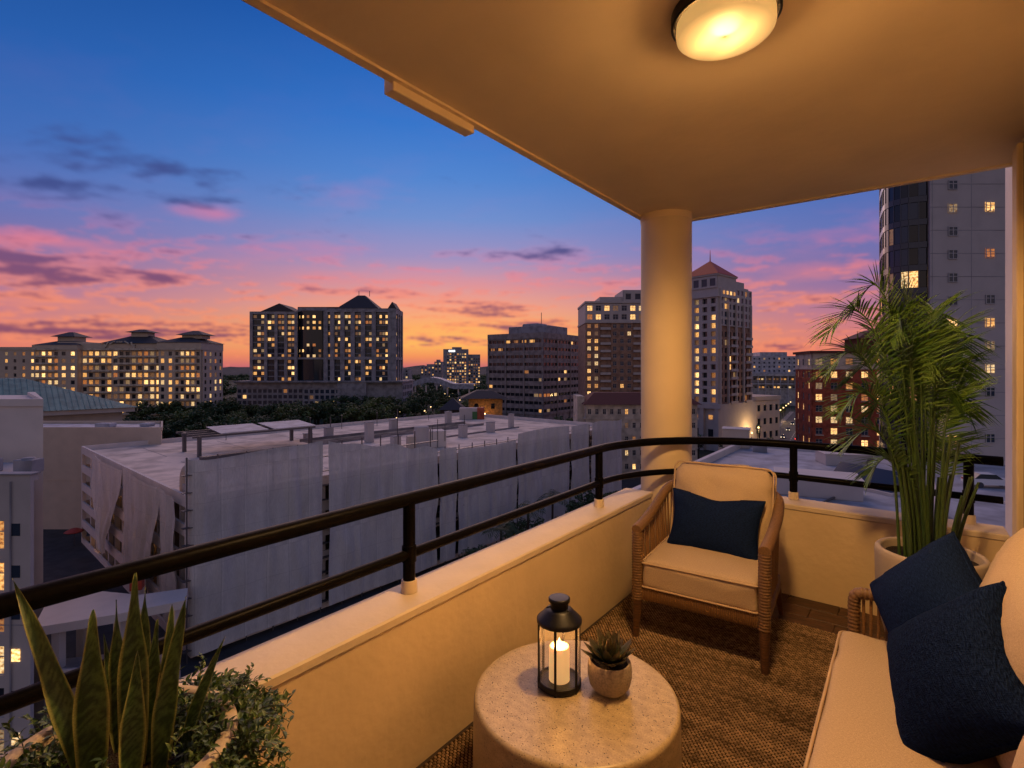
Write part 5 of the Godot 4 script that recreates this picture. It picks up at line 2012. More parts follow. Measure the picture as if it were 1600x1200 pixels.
func near_left() -> void:
	var o := thing("white_slab_building", "tall blank white building at the left edge behind the windowed block", "building", city(-45.5, 50), YAW)
	var w := MB.new()
	slab(w, [Vector3(0, 0, 0), Vector3(-30, 0, 1), Vector3(-46, 0, -14), Vector3(-14.5, 0, -14.5)], 0, 27.6)
	slab(w, [Vector3(0.15, 0, 0.15), Vector3(-30, 0, 1.15), Vector3(-30.2, 0, 0.7), Vector3(-0.5, 0, -0.3)], 27.3, 28.0)
	slab(w, [Vector3(0.15, 0, 0.15), Vector3(-0.5, 0, -0.3), Vector3(-14.7, 0, -14.0), Vector3(-14.4, 0, -14.7)], 27.3, 28.0)
	mb(o, "wall", w, M.white_stucco)
	o = thing("windowed_block", "grey white block with tall lit windows at the far left", "building", city(-37.4, 40), YAW)
	w = MB.new()
	slab(w, [Vector3(0, 0, -0.3), Vector3(-22, 0, -0.3), Vector3(-30, 0, -8), Vector3(-7.4, 0, -8)], 0, 22.2)
	w.lohi(Vector3(-22, 22.2, -0.7), Vector3(0, 22.7, -0.3))
	w.lohi(Vector3(-18, 22.2, -6), Vector3(-13, 23.2, -3))
	facade(o, w, Vector3(-5.0, 0.2, 0), Vector3.RIGHT, 3.6, 6, 3.25, 1, 2.3, 2.3, 0.95, {"bars": true, "sill": 0.4, "depth": 0.3})
	w.lohi(Vector3(-1.4, 0, -0.3), Vector3(0, 22.7, 0.0))
	w.lohi(Vector3(-5.0, 19.7, -0.3), Vector3(-1.4, 22.7, 0.0))
	w.lohi(Vector3(-22, 0, -0.3), Vector3(-5.0, 22.7, 0.0))
	mb(o, "wall", w, M.grey_stucco)
	for r in 6:
		put_window(o, 0.72, 0.95, Vector3(-1.15, 2.2 + r * 3.25, 0.01), Basis(), lit(0.15, M.blue_glass))
	w = MB.new()
	w.tube(line_between(Vector3(-1.45, 0, 0.1), Vector3(-1.45, 22.2, 0.1), 1), 0.06, 6)
	mb(o, "downpipe", w, M.blue_stone)
	w = MB.new()
	w.lohi(Vector3(-22.1, 22.7, -0.8), Vector3(0.1, 22.8, 0.1))
	w.lohi(Vector3(-22, 11.0, 0), Vector3(0, 11.08, 0.02))
	mb(o, "coping", w, M.blue_stone)
	for x in [-3.5, -7.0]:
		w = MB.new()
		w.bevel(Vector3(x, 22.75, -3.6), Vector3(1.6, 1.1, 1.2), 0.05)
		w.lathe([Vector2(0, 23.42), Vector2(0.45, 23.42), Vector2(0.47, 23.28)], 14, Vector3(x, 0, -3.6))
		mb(o, "cooling_unit", w, M.blue_stone)
	finish(o)
	o = thing("blank_wing", "long blank beige wing with a flat roof behind the garage corner", "building", city(-100, 99), YAW)
	w = MB.new()
	slab(w, [Vector3(32.6, 0, 0), Vector3(-10, 0, 0), Vector3(-18, 0, -12), Vector3(24.6, 0, -12)], 0, 19.0)
	w.lohi(Vector3(-10, 19.0, -0.4), Vector3(32.6, 19.6, 0))
	slab(w, [Vector3(32.6, 0, -0.4), Vector3(32.2, 0, -0.4), Vector3(24.4, 0, -12), Vector3(24.8, 0, -12)], 18.8, 19.6)
	w.lohi(Vector3(-18, 19.0, -12), Vector3(24.4, 19.6, -11.6))
	w.lohi(Vector3(-10, 9.4, 0), Vector3(32.6, 9.55, 0.06))
	mb(o, "wall", w, M.beige_stucco)
	w = MB.new()
	slab(w, [Vector3(32.0, 0, -0.5), Vector3(-9.6, 0, -0.5), Vector3(-17.2, 0, -11.5), Vector3(24.4, 0, -11.5)], 18.9, 19.06)
	w.bevel(Vector3(18, 19.5, -5), Vector3(3, 0.8, 2), 0.1)
	w.bevel(Vector3(25, 19.4, -7), Vector3(2, 0.6, 2), 0.1)
	mb(o, "roof", w, M.roof_blue)
	# hall with the green metal roof
	o = thing("green_roof_hall", "low hall with a pale green standing seam metal roof", "building", city(-127.6, 140), YAW + 46)
	w = MB.new()
	w.lohi(Vector3(-40, 0, -40), Vector3(18, 18.0, -3))
	w.lohi(Vector3(-41, 18.0, -41), Vector3(20.5, 19.3, 0.5))
	mb(o, "wall", w, M.grey_stucco)
	w = MB.new()
	hip(w, -41.5, 21.2, -41.5, 1.2, 19.3, 28.0, 24.0, 19.0)
	mb(o, "roof", w, M.roof_green)
	w = MB.new()
	for i in 26:
		var x := -16.0 + i * 1.25
		var t := clampf((21.2 - x) / 24.0, 0.0, 1.0)
		w.box(Vector3(x, 19.35 + 4.35 * t, 1.2 - 9.5 * t), Vector3(0.14, 0.16, 20.9 * t), Basis(Vector3.RIGHT, atan2(8.7, 19.0)))
	mb(o, "roof_seams", w, M.roof_green)
	for i in 5:
		put_window(o, 5.2, 3.4, Vector3(-22 + i * 8.6, 13.4, -2.95), Basis(), M.black_glass)
	finish(o)
	# covered entrance beside the garage
	o = thing("entrance_canopy", "flat white canopy over the garage entrance, lower left", "canopy", city(-38, 50), 0)
	var inv := -o.position
	w = MB.new()
	slab(w, [city(-42, 45.2) + inv, city(-44.8, 49.4) + inv, city(-43.7, 53) + inv, city(-37.5, 51.8) + inv, city(-33.6, 53.4) + inv, city(-32.0, 50.6) + inv, city(-36.8, 47.6) + inv], 7.4, 8.2)
	mb(o, "roof_slab", w, M.white_stucco)
	w = MB.new()
	for q in [Vector2(-41, 46.6), Vector2(-37, 48.6), Vector2(-33.4, 51), Vector2(-42.5, 51)]:
		w.box(city(q.x, q.y) + inv + Vector3(0, 3.7, 0), Vector3(0.7, 7.4, 0.7), Basis(Vector3.UP, deg_to_rad(YAW)))
	mb(o, "posts", w, M.white_stucco)
	o = thing("curved_wall", "low curved white wall below the entrance canopy", "wall", city(-39, 47), 0)
	inv = -o.position
	w = MB.new()
	var rows := []
	for e in [[0.0, 6.0], [0.0, 7.2], [0.5, 7.2], [0.5, 6.0]]:
		var row := PackedVector3Array()
		for i in 13:
			var t := i / 12.0
			row.append(city(-41.5 + 6.5 * t, 45.4 - 1.6 * sin(t * PI) + 0.8 * t + e[0]) + inv + Vector3(0, e[1] - 2.2, 0))
		rows.append(row)
	w.grid(rows, false, true)
	mb(o, "wall_face", w, M.white_stucco)
	w = MB.new()
	slab(w, [city(-41.5, 45.7) + inv, city(-42, 48) + inv, city(-33, 50) + inv, city(-35, 46.5) + inv], 0.5, 3.9)
	mb(o, "loading_deck", w, M.blue_stone)
	o = thing("red_parasol", "small red parasol beside the garage at the far left", "parasol", city(-76.5, 90), YAW)
	w = MB.new()
	w.lathe([Vector2(0.0, 3.1), Vector2(0.6, 2.95), Vector2(1.4, 2.5), Vector2(1.4, 2.35), Vector2(0.0, 2.6)], 8)
	mb(o, "canopy", w, M.red_paint)
	w = MB.new()
	w.tube(line_between(Vector3.ZERO, Vector3(0, 2.6, 0), 1), 0.06, 6)
	mb(o, "pole", w, M.scaffold)
	o = thing("red_container", "small red waste container by the entrance canopy", "container", city(-39.0, 53.6, GROUND + 8.0), YAW + 20)
	w = MB.new()
	w.bevel(Vector3(0, 0.9, 0), Vector3(1.1, 1.8, 1.0), 0.06)
	mb(o, "body", w, M.red_paint)
	w = MB.new()
	w.bevel(Vector3(0, 1.85, 0), Vector3(1.2, 0.12, 1.1), 0.03)
	mb(o, "lid", w, M.car_dark)


func make_car(label: String, at: Vector3, turn: float, paint: Material, lights: bool) -> Node3D:
	var o := thing("parked_car" if not lights else "car", label, "car", at, turn)
	var b := MB.new()
	var prof := [Vector2(-2.2, 0.35), Vector2(-2.2, 0.75), Vector2(-2.1, 0.9), Vector2(-1.2, 0.98), Vector2(0.7, 0.98), Vector2(1.6, 0.88), Vector2(2.15, 0.72), Vector2(2.2, 0.4)]
	var rows := []
	for e in [[-0.86, 0.92], [-0.88, 1.0], [0.88, 1.0], [0.86, 0.92]]:
		var row := PackedVector3Array()
		for p in prof:
			row.append(Vector3(e[0], p.y * (1.0 if absf(e[0]) > 0.87 else 1.0), p.x * e[1]))
		rows.append(row)
	b.grid(rows, false, true)
	for e in [0, 3]:
		for i in range(1, prof.size() - 1):
			if e == 0:
				b.tri(rows[e][0], rows[e][i], rows[e][i + 1])
			else:
				b.tri(rows[e][0], rows[e][i + 1], rows[e][i])
	mb(o, "body", b, paint)
	b = MB.new()
	hip(b, -0.78, 0.78, -1.75, 0.75, 0.96, 1.42, 0.16, 0.55)
	mb(o, "cabin", b, M.black_glass)
	b = MB.new()
	b.bevel(Vector3(0, 1.435, -0.5), Vector3(1.2, 0.04, 1.3), 0.015)
	mb(o, "roof", b, paint)
	for s in [-1, 1]:
		for z in [-1.35, 1.35]:
			b = MB.new()
			b.tube(line_between(Vector3(s * 0.72, 0.32, z), Vector3(s * 0.92, 0.32, z), 1), 0.32, 14)
			mb(o, "wheel", b, M.car_dark)
		b = MB.new()
		b.box(Vector3(s * 0.62, 0.74, -2.16), Vector3(0.36, 0.18, 0.1))
		mb(o, "tail_light", b, M.tail_glow if lights else M.red_paint)
		b = MB.new()
		b.box(Vector3(s * 0.6, 0.62, 2.14), Vector3(0.36, 0.16, 0.1))
		mb(o, "headlight", b, M.head_glow if lights else M.white_paint)
	return o


func near_right() -> void:
	var h := 18.0
	var o := thing("flat_roof_building", "large low building with a pale flat roof beyond the right railing", "building", Vector3(4, GROUND, -66), 0)
	var w := MB.new()
	w.lohi(Vector3(-26, 0, -27), Vector3(40, h - 0.1, 24))
	mb(o, "wall", w, M.grey_stucco)
	w = MB.new()
	w.lohi(Vector3(-25.6, h - 0.1, -26.6), Vector3(39.6, h, 23.6))
	mb(o, "roof", w, M.roof_blue)
	w = MB.new()
	w.lohi(Vector3(-26, h - 0.1, -27), Vector3(-25.4, h + 0.9, 24))
	w.lohi(Vector3(-25.4, h - 0.1, -27), Vector3(40, h + 0.8, -26.4))
	w.lohi(Vector3(-25.4, h - 0.1, 23.4), Vector3(40, h + 0.8, 24))
	w.lohi(Vector3(-2.0, h, -14), Vector3(-1.6, h + 0.6, 12))
	w.lohi(Vector3(-1.6, h, 0.0), Vector3(39, h + 0.6, 0.4))
	mb(o, "parapet", w, M.white_stucco)
	w = MB.new()
	w.tube(smooth_path([Vector3(-12, h + 0.2, 16), Vector3(-9, h + 0.2, 2), Vector3(-8, h + 0.2, -14)], 4), 0.12, 6)
	w.tube(smooth_path([Vector3(-8, h + 0.2, -14), Vector3(-8, h + 1.2, -14), Vector3(-7, h + 1.3, -14)], 4), 0.12, 6)
	mb(o, "roof_pipe", w, M.scaffold)
	var data := [["rooftop_bulkhead", "pale square bulkhead at the far left corner of the flat roof", city(37.0, 85.0), Vector3(4.0, 3.0, 3.0), M.beige_stucco], ["rooftop_box", "grey rectangular rooftop box left of the palm on the flat roof", city(45, 70), Vector3(5.6, 1.5, 4.0), M.grey_stucco], ["rooftop_plant_room", "big grey sloping plant room nearest to the railing on the flat roof", city(31.6, 53.5), Vector3(7.5, 1.9, 4.5), M.grey_stucco], ["rooftop_unit", "small dark cooling unit on the flat roof beside the long pipe", city(38.5, 80.0), Vector3(2.0, 1.0, 1.2), M.blue_stone]]
	for d in data:
		var p: Vector3 = d[2]
		var r := thing(d[0], d[1], "rooftop structure", Vector3(p.x, GROUND + h, p.z), 12 if d[0] != "rooftop_box" else 25)
		var b := MB.new()
		var s: Vector3 = d[3]
		b.bevel(Vector3(0, s.y * 0.5, 0), s, 0.06)
		mb(r, "wall", b, d[4])
		b = MB.new()
		b.bevel(Vector3(0, s.y + 0.06, 0), Vector3(s.x + 0.3, 0.12, s.z + 0.3), 0.04)
		mb(r, "coping", b, M.white_stucco)
		if d[0] == "rooftop_unit":
			b = MB.new()
			b.lathe([Vector2(0.0, 1.22), Vector2(0.4, 1.22), Vector2(0.42, 1.1)], 16)
			mb(r, "fan", b, M.scaffold)
	var sk := thing("skylight", "wedge shaped blue glass skylight on the flat roof behind the palm", "skylight", city(38.5, 55.5, GROUND + h), YAW + 20)
	var b := MB.new()
	prism(b, -1.2, 1.2, -4, 3, 0.3, 2.2, 0.9)
	mb(sk, "glass", b, M.blue_glass)
	b = MB.new()
	b.lohi(Vector3(-1.4, 0, -4.2), Vector3(1.4, 0.32, 3.2))
	mb(sk, "kerb", b, M.white_stucco)
	# deck at the tower's foot with the parked car
	var dk := MB.new()
	slab(dk, [city(36, 40), city(44, 66), city(75, 74), city(80, 40)], GROUND + 17.0, GROUND + 18.4)
	var dko := mb(self, "parking_deck", dk, M.roof_blue)
	tag(dko, "pale raised parking deck at the foot of the concrete tower", "parking deck")
	make_car("white car parked on the deck at the right edge", city(50.6, 54.5, GROUND + 18.4), YAW + 75, M.white_paint, false)


func far_things() -> void:
	# distant hotel and low town between the office block and the brown block
	var o := thing("distant_tower", "distant lit tower on the horizon between the two office blocks", "building", city(-65, 600), YAW + 4)
	var w := MB.new()
	w.lohi(Vector3(-15, 0, -24), Vector3(14, 53, -0.4))
	facade(o, w, Vector3(-11, 6, 0), Vector3.RIGHT, 23, 13, 3.3, 8, 1.7, 1.7, 0.6)
	w.lohi(Vector3(-15, 6, -0.4), Vector3(-11, 53, 0))
	w.lohi(Vector3(12, 6, -0.4), Vector3(14, 53, 0))
	w.lohi(Vector3(-11, 48.9, -0.4), Vector3(12, 53, 0))
	w.lohi(Vector3(-5, 53, -20), Vector3(6, 55.5, -4))
	w.lohi(Vector3(14, 0, -60), Vector3(28, 47, -6))
	facade(o, w, Vector3(14, 6, -5.6), Vector3.RIGHT, 14, 11, 3.4, 5, 1.6, 1.6, 0.4)
	mb(o, "wall", w, M.blue_stone)
	w = MB.new()
	w.box(Vector3(-5, 50.8, 0.3), Vector3(7.0, 1.7, 0.5))
	mb(o, "light_sign", w, M.white_glow)
	finish(o)
	var lows := [[-125, 560, 26, 30, "low distant building with scattered lit windows right of the dark office block"], [-108, 720, 40, 34, "broad distant rooftop on the skyline left of the lit tower"], [-92, 640, 9, 39, "slim distant block just left of the lit tower"], [-22, 660, 22, 32, "small distant building right of the lit tower"], [-190, 300, 20, 20, "low pale building between the condominium and the dark office block"], [10, 700, 50, 30, "broad distant block behind the brown office"], [185, 640, 40, 36, "distant block on the skyline right of the pyramid tower"]]
	for q in lows:
		var l := thing("distant_building", q[4], "building", city(q[0], q[1]), YAW)
		var b := MB.new()
		b.lohi(Vector3(-q[2] * 0.5, 0, -18), Vector3(q[2] * 0.5, q[3], -0.3))
		var cols := maxi(2, int(q[2] / 4.5))
		facade(l, b, Vector3(-q[2] * 0.5, q[3] - 14, 0), Vector3.RIGHT, q[2], 4, 3.3, cols, 1.9, 1.7, 0.45)
		b.lohi(Vector3(-q[2] * 0.3, q[3], -15), Vector3(q[2] * 0.15, q[3] + 2.5, -5))
		mb(l, "wall", b, M.beige_stucco if q[0] == -190 else M.blue_stone)
		finish(l)
	o = thing("arched_pavilion", "long white pavilion with an arched roof in the distance", "pavilion", city(-62, 440), YAW - 8)
	var rows := []
	for z in [-14.0, 0.0]:
		var row := PackedVector3Array()
		for i in 17:
			var t := i / 16.0
			row.append(Vector3(-26 + 56 * t, 17.5 + 6.5 * sin(PI * minf(1.0, t * 1.5)) * (1.0 - 0.4 * t), z))
		rows.append(row)
	w = MB.new()
	w.grid(rows)
	var low := []
	for r in [1, 0]:
		var row := PackedVector3Array()
		for p in rows[r]:
			row.append(p + Vector3(0, -1.6 if r == 0 else -4.4, 0))
		low.append(row)
	w.grid([rows[1], low[0]])
	mb(o, "roof", w, M.roof_blue)
	w = MB.new()
	for i in 6:
		w.box(Vector3(-22 + i * 9.5, 8, -2), Vector3(1, 16, 1))
	mb(o, "columns", w, M.white_stucco)
	# gazebo and ochre house behind the garage roof
	o = thing("gazebo", "dark gazebo with a pointed slate roof behind the garage roof", "gazebo", city(-22.5, 196), YAW)
	w = MB.new()
	hip(w, -5, 5, -5, 5, 15.4, 19.6, 4.8, 4.8)
	mb(o, "roof", w, M.roof_slate)
	w = MB.new()
	w.lohi(Vector3(-4.2, 0, -4.2), Vector3(4.2, 15.4, 4.2))
	mb(o, "wall", w, M.dark_inside)
	o = thing("ochre_house", "ochre walled building lit by a lamp under a brown roof", "building", city(-13.5, 216), YAW + 6)
	w = MB.new()
	w.lohi(Vector3(-4.5, 0, -12), Vector3(9.5, 18.2, 0))
	mb(o, "wall", w, mat("ochre", Color(0.62, 0.3, 0.09), 0.9, T.stain, 0.1))
	w = MB.new()
	hip(w, -8, 12, -15, 2, 18.2, 21.5, 7, 6)
	mb(o, "roof", w, M.roof_slate)
	for x in [-1.5, 5.5]:
		put_window(o, 1.5, 2.2, Vector3(x, 15.0, 0.04), Basis(), M.black_glass)
	w = MB.new()
	w.box(Vector3(2.0, 12.0, 2.4), Vector3(0.4, 0.4, 0.4))
	mb(o, "wall_lamp", w, M.street_glow)
	var l := OmniLight3D.new()
	l.name = "wall_light"
	o.add_child(l)
	l.position = Vector3(2.0, 12.0, 2.9)
	l.light_energy = 9.0
	l.light_size = 0.3
	l.light_color = Color(1.0, 0.75, 0.45)
	l.omni_range = 40
	l.omni_attenuation = 2
	l.shadow_enabled = true
	# white building at the end of the street
	o = thing("white_terraces", "pale blue white building with terraces at the end of the street", "building", city(213, 420), YAW - 6)
	w = MB.new()
	w.lohi(Vector3(-16, 0, -40), Vector3(24, 41, -14))
	facade(o, w, Vector3(-16, 27, -13.6), Vector3.RIGHT, 40, 4, 3.4, 10, 1.5, 1.5, 0.14, {"dark": M.blue_glass})
	w.lohi(Vector3(-4, 41, -36), Vector3(18, 44.5, -18))
	w.lohi(Vector3(-18, 24.4, -14), Vector3(24, 26.6, 1))
	w.lohi(Vector3(-18, 17.5, -14), Vector3(24, 18.6, 0.6))
	for i in 8:
		w.lohi(Vector3(-18 + i * 5.8, 0, -0.4), Vector3(-17.2 + i * 5.8, 24.4, 0.4))
	w.lohi(Vector3(-18, 0, -14), Vector3(24, 17, -4))
	mb(o, "wall", w, M.roof_blue)
	for i in 13:
		put_window(o, 1.7, 1.3, Vector3(-15.5 + i * 3.0, 21.8, -6.0), Basis(), lit(0.75, M.blue_glass))
		put_window(o, 1.7, 1.3, Vector3(-15.5 + i * 3.0, 15.2, -3.9), Basis(), lit(0.6, M.blue_glass))
	w = MB.new()
	w.lohi(Vector3(-18, 19, -14), Vector3(24, 24.4, -6.1))
	mb(o, "terrace_wall", w, M.blue_stone)
	w = MB.new()
	hip(w, -22, -13, -24, -14, 42.5, 47, 4.4, 4.9)
	w.lohi(Vector3(-20, 0, -23), Vector3(-14.5, 42.5, -15.5))
	mb(o, "turret", w, M.blue_stone)
	finish(o)


func crown_mesh(sd: int, kind: int) -> ArrayMesh:
	var r := RandomNumberGenerator.new()
	r.seed = sd
	var b := MB.new()
	for k in 15:
		var c := Vector3(r.randfn(0, 0.42), r.randfn(0, 0.3), r.randfn(0, 0.42)).limit_length(0.72)
		var rad := r.randf_range(0.26, 0.42)
		var tone := r.randf_range(0.6, 1.35)
		var base := Color(0.05, 0.088, 0.034) if kind == 0 else Color(0.085, 0.115, 0.032)
		for i in 64:
			var d := Vector3(r.randfn(), r.randfn(), r.randfn()).normalized()
			var p := c + d * rad * pow(r.randf(), 0.4)
			var x := Vector3(r.randfn(), r.randfn() * 0.5, r.randfn()).normalized() * r.randf_range(0.04, 0.085)
			var y := d.cross(x).normalized() * r.randf_range(0.035, 0.07)
			b.col = base * (tone * r.randf_range(0.75, 1.25))
			b.quad(p - x + y, p + x * 0.6 + y * 1.2, p + x - y, p - x * 0.7 - y * 0.8)
	return b.mesh(M.crown)


func trees() -> void:
	var proto := []
	for k in 5:
		var o := thing("tree", "dark broadleaf tree in the wooded park", "tree", Vector3.ZERO, 0, "trees in the wooded park")
		var b := MB.new()
		b.tube(smooth_path([Vector3(0, 0, 0), Vector3(0.15, 2.5, 0.1), Vector3(-0.1, 5.5, 0), Vector3(0.1, 8.0, 0.1)], 4), [0.42, 0.38, 0.34, 0.32, 0.3, 0.29, 0.27, 0.25, 0.22, 0.2, 0.17, 0.14, 0.1], 7)
		for i in 4:
			var a := TAU * i / 4 + k
			b.tube(smooth_path([Vector3(0, 4.2 + i * 0.5, 0), Vector3(cos(a) * 1.4, 6.2 + i * 0.4, sin(a) * 1.4), Vector3(cos(a) * 2.8, 7.8 + i * 0.4, sin(a) * 2.8)], 3), [0.2, 0.18, 0.16, 0.14, 0.12, 0.09, 0.06], 5)
		mb(o, "trunk", b, M.bark)
		part(o, "crown", crown_mesh(100 + k, k % 2), null, Transform3D(Basis().scaled(Vector3(4.6, 3.8, 4.6)), Vector3(0, 8.2, 0)))
		proto.append(o)
	var used := [0, 0, 0, 0, 0]
	var r := RandomNumberGenerator.new()
	r.seed = 12
	# zones: across, away, count, least and greatest scale, label, group
	var zones := [
		[-150, -78, 165, 205, 34, 0.95, 1.3, "dark broadleaf tree in the park before the condominium", "trees before the condominium"],
		[-175, -110, 215, 262, 26, 1.0, 1.45, "dark tree at the foot of the long condominium", "trees at the foot of the condominium"],
		[-112, -55, 205, 310, 46, 1.0, 1.5, "dark tree in the park before the dark office block", "trees before the office block"],
		[-66, -22, 260, 430, 34, 0.9, 1.4, "round green tree in the park right of the office podium", "trees right of the office podium"],
		[-40, -15, 205, 255, 12, 0.85, 1.15, "round green tree behind the gazebo and the garage roof", "trees behind the garage roof"],
		[0, 34, 186, 212, 12, 0.8, 1.25, "dark tree at the foot of the brown office block", "trees before the brown block"],
		[62, 84, 150, 178, 11, 0.55, 0.85, "dark tree right of the column below the pyramid tower", "trees below the pyramid tower"],
		[-190, -140, 300, 420, 14, 1.0, 1.4, "far tree between the condominium and the office block", "far trees left of the office block"]]
	for z in zones:
		for i in z[4]:
			var l := r.randf_range(z[0], z[1])
			var d := r.randf_range(z[2], z[3])
			if absf(l + 22.5) < 8 and absf(d - 196) < 9 or absf(l + 11) < 14 and absf(d - 210) < 12 or absf(l + 121) < 55 and d > 318 and d < 365:
				continue
			plant(proto, used, r, city(l, d), r.randf_range(z[5], z[6]), z[7], z[8])
	# trees along the street
	for i in 26:
		var t := i / 25.0
		var side := -12.0 if i % 2 else 12.0
		var c := Vector2(106 + 92 * t, 200 + 147 * t)
		plant(proto, used, r, city(c.x + side * 0.85, c.y - side * 0.53), r.randf_range(0.55, 0.85), "small green tree lining the lit street", "trees lining the street")
	# greenery below the garage front
	for i in 9:
		plant(proto, used, r, city(-4.0 + i * 3.2 + r.randf_range(-1, 1), 74 + i * 3.9), r.randf_range(0.45, 0.7), "dark green tree below the front of the garage", "trees below the garage front")
	# a belt of far-off wood
	var mm := MultiMesh.new()
	mm.transform_format = MultiMesh.TRANSFORM_3D
	mm.mesh = crown_mesh(140, 0)
	mm.instance_count = 900
	for i in 900:
		var l := r.randf_range(-900, 900)
		var d := r.randf_range(480, 1500)
		var s := r.randf_range(6, 11)
		mm.set_instance_transform(i, Transform3D(Basis(Vector3.UP, r.randf() * TAU).scaled(Vector3(s * 1.5, s, s * 1.5)), city(l, d, GROUND + s * 0.75)))
	var ms := MultiMeshInstance3D.new()
	ms.name = "far_wood"
	ms.multimesh = mm
	tag(ms, "dark belt of far-off trees below the horizon", "wood", "", "stuff")
	add_child(ms)
	# palms below the garage front
	for q in [[2.5, 80.0, 9.2], [7.0, 88.0, 8.8], [-1.5, 74.0, 8.0]]:
		var o := thing("palm_tree", "fan of pale palm fronds below the garage front, %s" % ["nearest the railing post", "farthest right", "leftmost"][[2.5, 7.0, -1.5].find(q[0])], "palm tree", city(q[0], q[1]), r.randf() * 360)
		var b := MB.new()
		b.tube(smooth_path([Vector3.ZERO, Vector3(0.15, q[2] * 0.5, 0), Vector3(0.1, q[2], 0)], 5), 0.2, 8)
		mb(o, "trunk", b, M.bark)
		for i in 16:
			var a := TAU * i / 16 + r.randf()
			var lift := r.randf_range(-0.4, 1.4)
			var dir := Vector3(cos(a), 0, sin(a))
			b = MB.new()
			var path := smooth_path([Vector3(0.1, q[2], 0), Vector3(0.1, q[2] + lift * 0.9, 0) + dir * 1.2, Vector3(0.1, q[2] + lift * 0.5 - 0.6, 0) + dir * 2.6], 5)
			for k in path.size() - 1:
				for e in [-1.0, 1.0]:
					leaflet(b, path[k], ((path[k + 1] - path[k]).normalized() * 0.7 + dir.cross(Vector3.UP) * e).normalized(), Vector3.UP, 0.8, 0.12, 0.4, Color(0.05, 0.085, 0.025))
			mb(o, "frond", b, M.leaf)


func plant(proto: Array, used: Array, r: RandomNumberGenerator, at: Vector3, s: float, label: String, group: String) -> void:
	var k := r.randi() % 5
	var o: Node3D = proto[k]
	if used[k]:
		o = copy(proto[k], "tree", at, 0.0)
	used[k] = 1
	o.position = at
	o.rotation.y = r.randf() * TAU
	o.scale = Vector3(s * r.randf_range(0.9, 1.15), s * r.randf_range(0.9, 1.12), s * r.randf_range(0.9, 1.15))
	o.set_meta("label", label)
	o.set_meta("group", group)


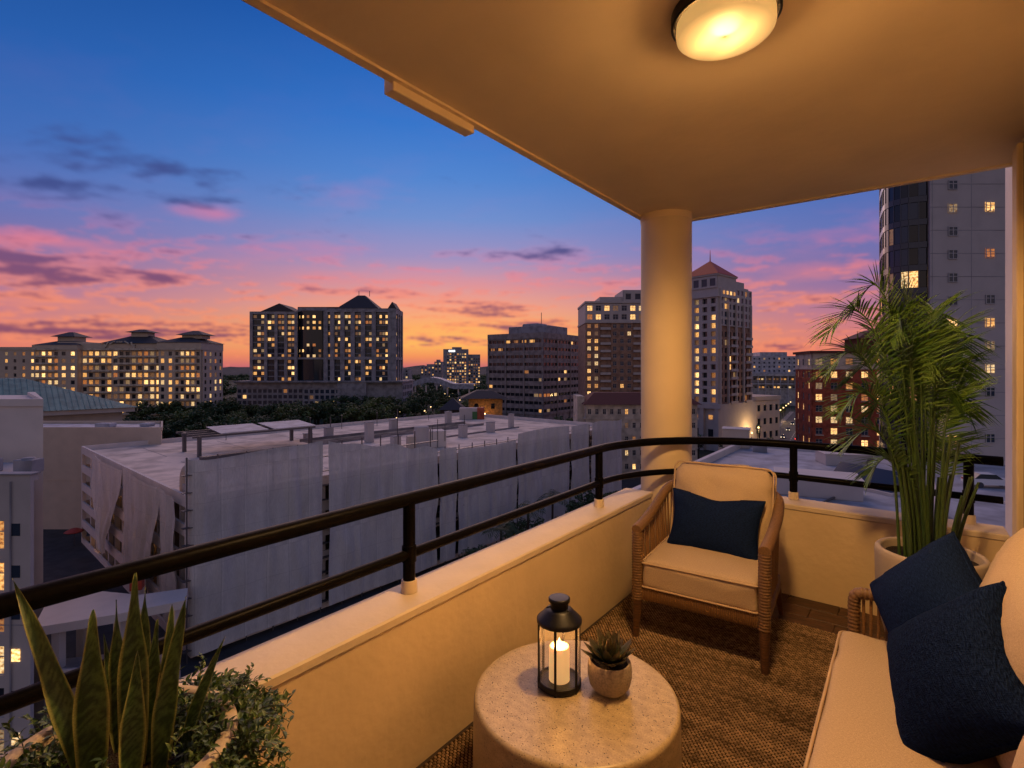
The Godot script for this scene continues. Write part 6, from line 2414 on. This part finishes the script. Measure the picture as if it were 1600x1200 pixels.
func street() -> void:
	var dir := Vector2(0.53, 0.848)
	var nrm := Vector2(0.848, -0.53)
	var b := MB.new()
	var a0 := Vector2(95, 182)
	var a1 := Vector2(206, 360)
	var q := func(p: Vector2, s: float, y: float) -> Vector3: return city(p.x + nrm.x * s, p.y + nrm.y * s, y)
	slab(b, [q.call(a0, -8.0, 0), q.call(a1, -8.0, 0), q.call(a1, 8.0, 0), q.call(a0, 8.0, 0)], GROUND - 0.3, GROUND + 0.008)
	var rd := struct("road", b, M.asphalt)
	b = MB.new()
	for i in 30:
		var p := a0.lerp(a1, (i + 0.2) / 30.0)
		var e := a0.lerp(a1, (i + 0.7) / 30.0)
		slab(b, [q.call(p, -0.1, 0), q.call(e, -0.1, 0), q.call(e, 0.1, 0), q.call(p, 0.1, 0)], GROUND, GROUND + 0.014)
	mb(rd, "lane_marking", b, M.paint_line)
	b = MB.new()
	for s in [-10.5, 8.0]:
		slab(b, [q.call(a0, s, 0), q.call(a1, s, 0), q.call(a1, s + 2.5, 0), q.call(a0, s + 2.5, 0)], GROUND - 0.3, GROUND + 0.13)
	struct("sidewalk", b, M.pavement)
	var yaw := rad_to_deg(atan2(dir.x, -dir.y)) + YAW  # model front is +z
	var away := city(dir.x, dir.y) - city(0, 0)
	var face := rad_to_deg(atan2(away.x, away.z))
	var car := make_car("dark car driving away down the street with red tail lights", city(0, 0), face, M.car_dark, true)
	car.set_meta("group", "cars on the street")
	var spots := []
	for i in 16:
		spots.append([0.04 + i * 0.06 + 0.02 * sin(i * 3.0), 2.6 if i % 2 else 5.2, face, "car driving away down the lit street with red tail lights"])
	for i in 6:
		spots.append([0.1 + i * 0.15, -3.2, face + 180, "car coming up the lit street with bright headlights"])
	for i in spots.size():
		var s: Array = spots[i]
		var p := a0.lerp(a1, s[0])
		var c := car if i == 0 else copy(car, "car", Vector3.ZERO, 0)
		c.position = q.call(p, s[1], GROUND + 0.008)
		c.rotation.y = deg_to_rad(s[2])
		c.set_meta("label", s[3])
	# street lamps and park lamps
	var lamp := thing("street_lamp", "lit street lamp beside the street", "street lamp", Vector3.ZERO, 0, "street lamps along the street")
	b = MB.new()
	b.tube(line_between(Vector3.ZERO, Vector3(0, 7.2, 0), 1), [0.11, 0.07], 6)
	mb(lamp, "post", b, M.scaffold)
	b = MB.new()
	b.lathe([Vector2(0, 7.85), Vector2(0.28, 7.7), Vector2(0.38, 7.45), Vector2(0.28, 7.2), Vector2(0, 7.1)], 10)
	mb(lamp, "lamp_globe", b, M.street_glow)
	var first := true
	var r := RandomNumberGenerator.new()
	r.seed = 5
	var put := []
	for i in 22:
		var p := a0.lerp(a1, i / 21.0)
		put.append([q.call(p, 9.4 if i % 2 else -9.4, GROUND), "lit street lamp beside the street with the car lights", "street lamps along the street"])
	for i in 30:
		put.append([city(r.randf_range(-70, -15), r.randf_range(230, 480)), "lit lamp among the park trees right of the office podium", "lamps among the park trees"])
	for i in 7:
		put.append([city(r.randf_range(-130, -65), r.randf_range(165, 260)), "lit lamp among the park trees before the condominium", "lamps in the park"])
	for i in 14:
		put.append([city(r.randf_range(-160, -10), r.randf_range(480, 700), GROUND + 2.0), "tiny far lamp below the horizon", "far lamps below the horizon"])
	for s in put:
		var o := lamp if first else copy(lamp, "street_lamp", s[0], 0)
		first = false
		o.position = s[0]
		o.set_meta("label", s[1])
		o.set_meta("group", s[2])
	# light falling on the street from its lamps
	for i in 4:
		var l := OmniLight3D.new()
		l.name = "street_light_%d" % (i + 1)
		add_child(l)
		var p := a0.lerp(a1, [0.08, 0.38, 0.62, 0.92][i])
		l.position = q.call(p, 9.4 if i % 2 else -9.4, GROUND + 6.6)
		l.light_energy = 70.0
		l.light_size = 0.4
		l.light_color = Color(1.0, 0.8, 0.52)
		l.omni_range = 60
		l.omni_attenuation = 2
		l.shadow_enabled = true


func _ready() -> void:
	rng.seed = 4
	# camera
	var cam := Camera3D.new()
	cam.name = "camera"
	add_child(cam)
	cam.position = Vector3(0, EYE, 0)
	cam.rotation_degrees.y = YAW
	cam.near = 0.05
	cam.far = 9000.0
	cam.projection = Camera3D.PROJECTION_FRUSTUM
	cam.size = 0.05 * 1200.0 / 805.0
	cam.frustum_offset = Vector2(0, -0.05 * 25.0 / 805.0)
	cam.current = true
	# sky, air and the last light of the sun
	var env := Environment.new()
	env.background_mode = Environment.BG_SKY
	env.sky = Sky.new()
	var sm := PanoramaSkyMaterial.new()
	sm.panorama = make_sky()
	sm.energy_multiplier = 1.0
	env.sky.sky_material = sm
	env.background_energy_multiplier = 1.0
	env.tonemap_mode = Environment.TONE_MAPPER_LINEAR
	env.tonemap_exposure = 1.0
	env.sdfgi_enabled = true
	env.ssao_enabled = true
	env.ssil_enabled = true
	var we := WorldEnvironment.new()
	we.name = "environment"
	we.environment = env
	add_child(we)
	var sun := DirectionalLight3D.new()
	sun.name = "sun"
	add_child(sun)
	var az := deg_to_rad(-44.5)
	sun.look_at_from_position(Vector3(sin(az), 0.5, -cos(az)) * 10.0, Vector3.ZERO)
	sun.light_energy = 0.42
	sun.light_angular_distance = 60
	sun.light_color = Color(1.0, 0.8, 0.7)
	sun.sky_mode = DirectionalLight3D.SKY_MODE_LIGHT_ONLY
	sun.shadow_enabled = true
	make_materials()
	town()
	balcony()
	armchair()
	sofa()
	table_and_things()
	palm()
	snake_plant()
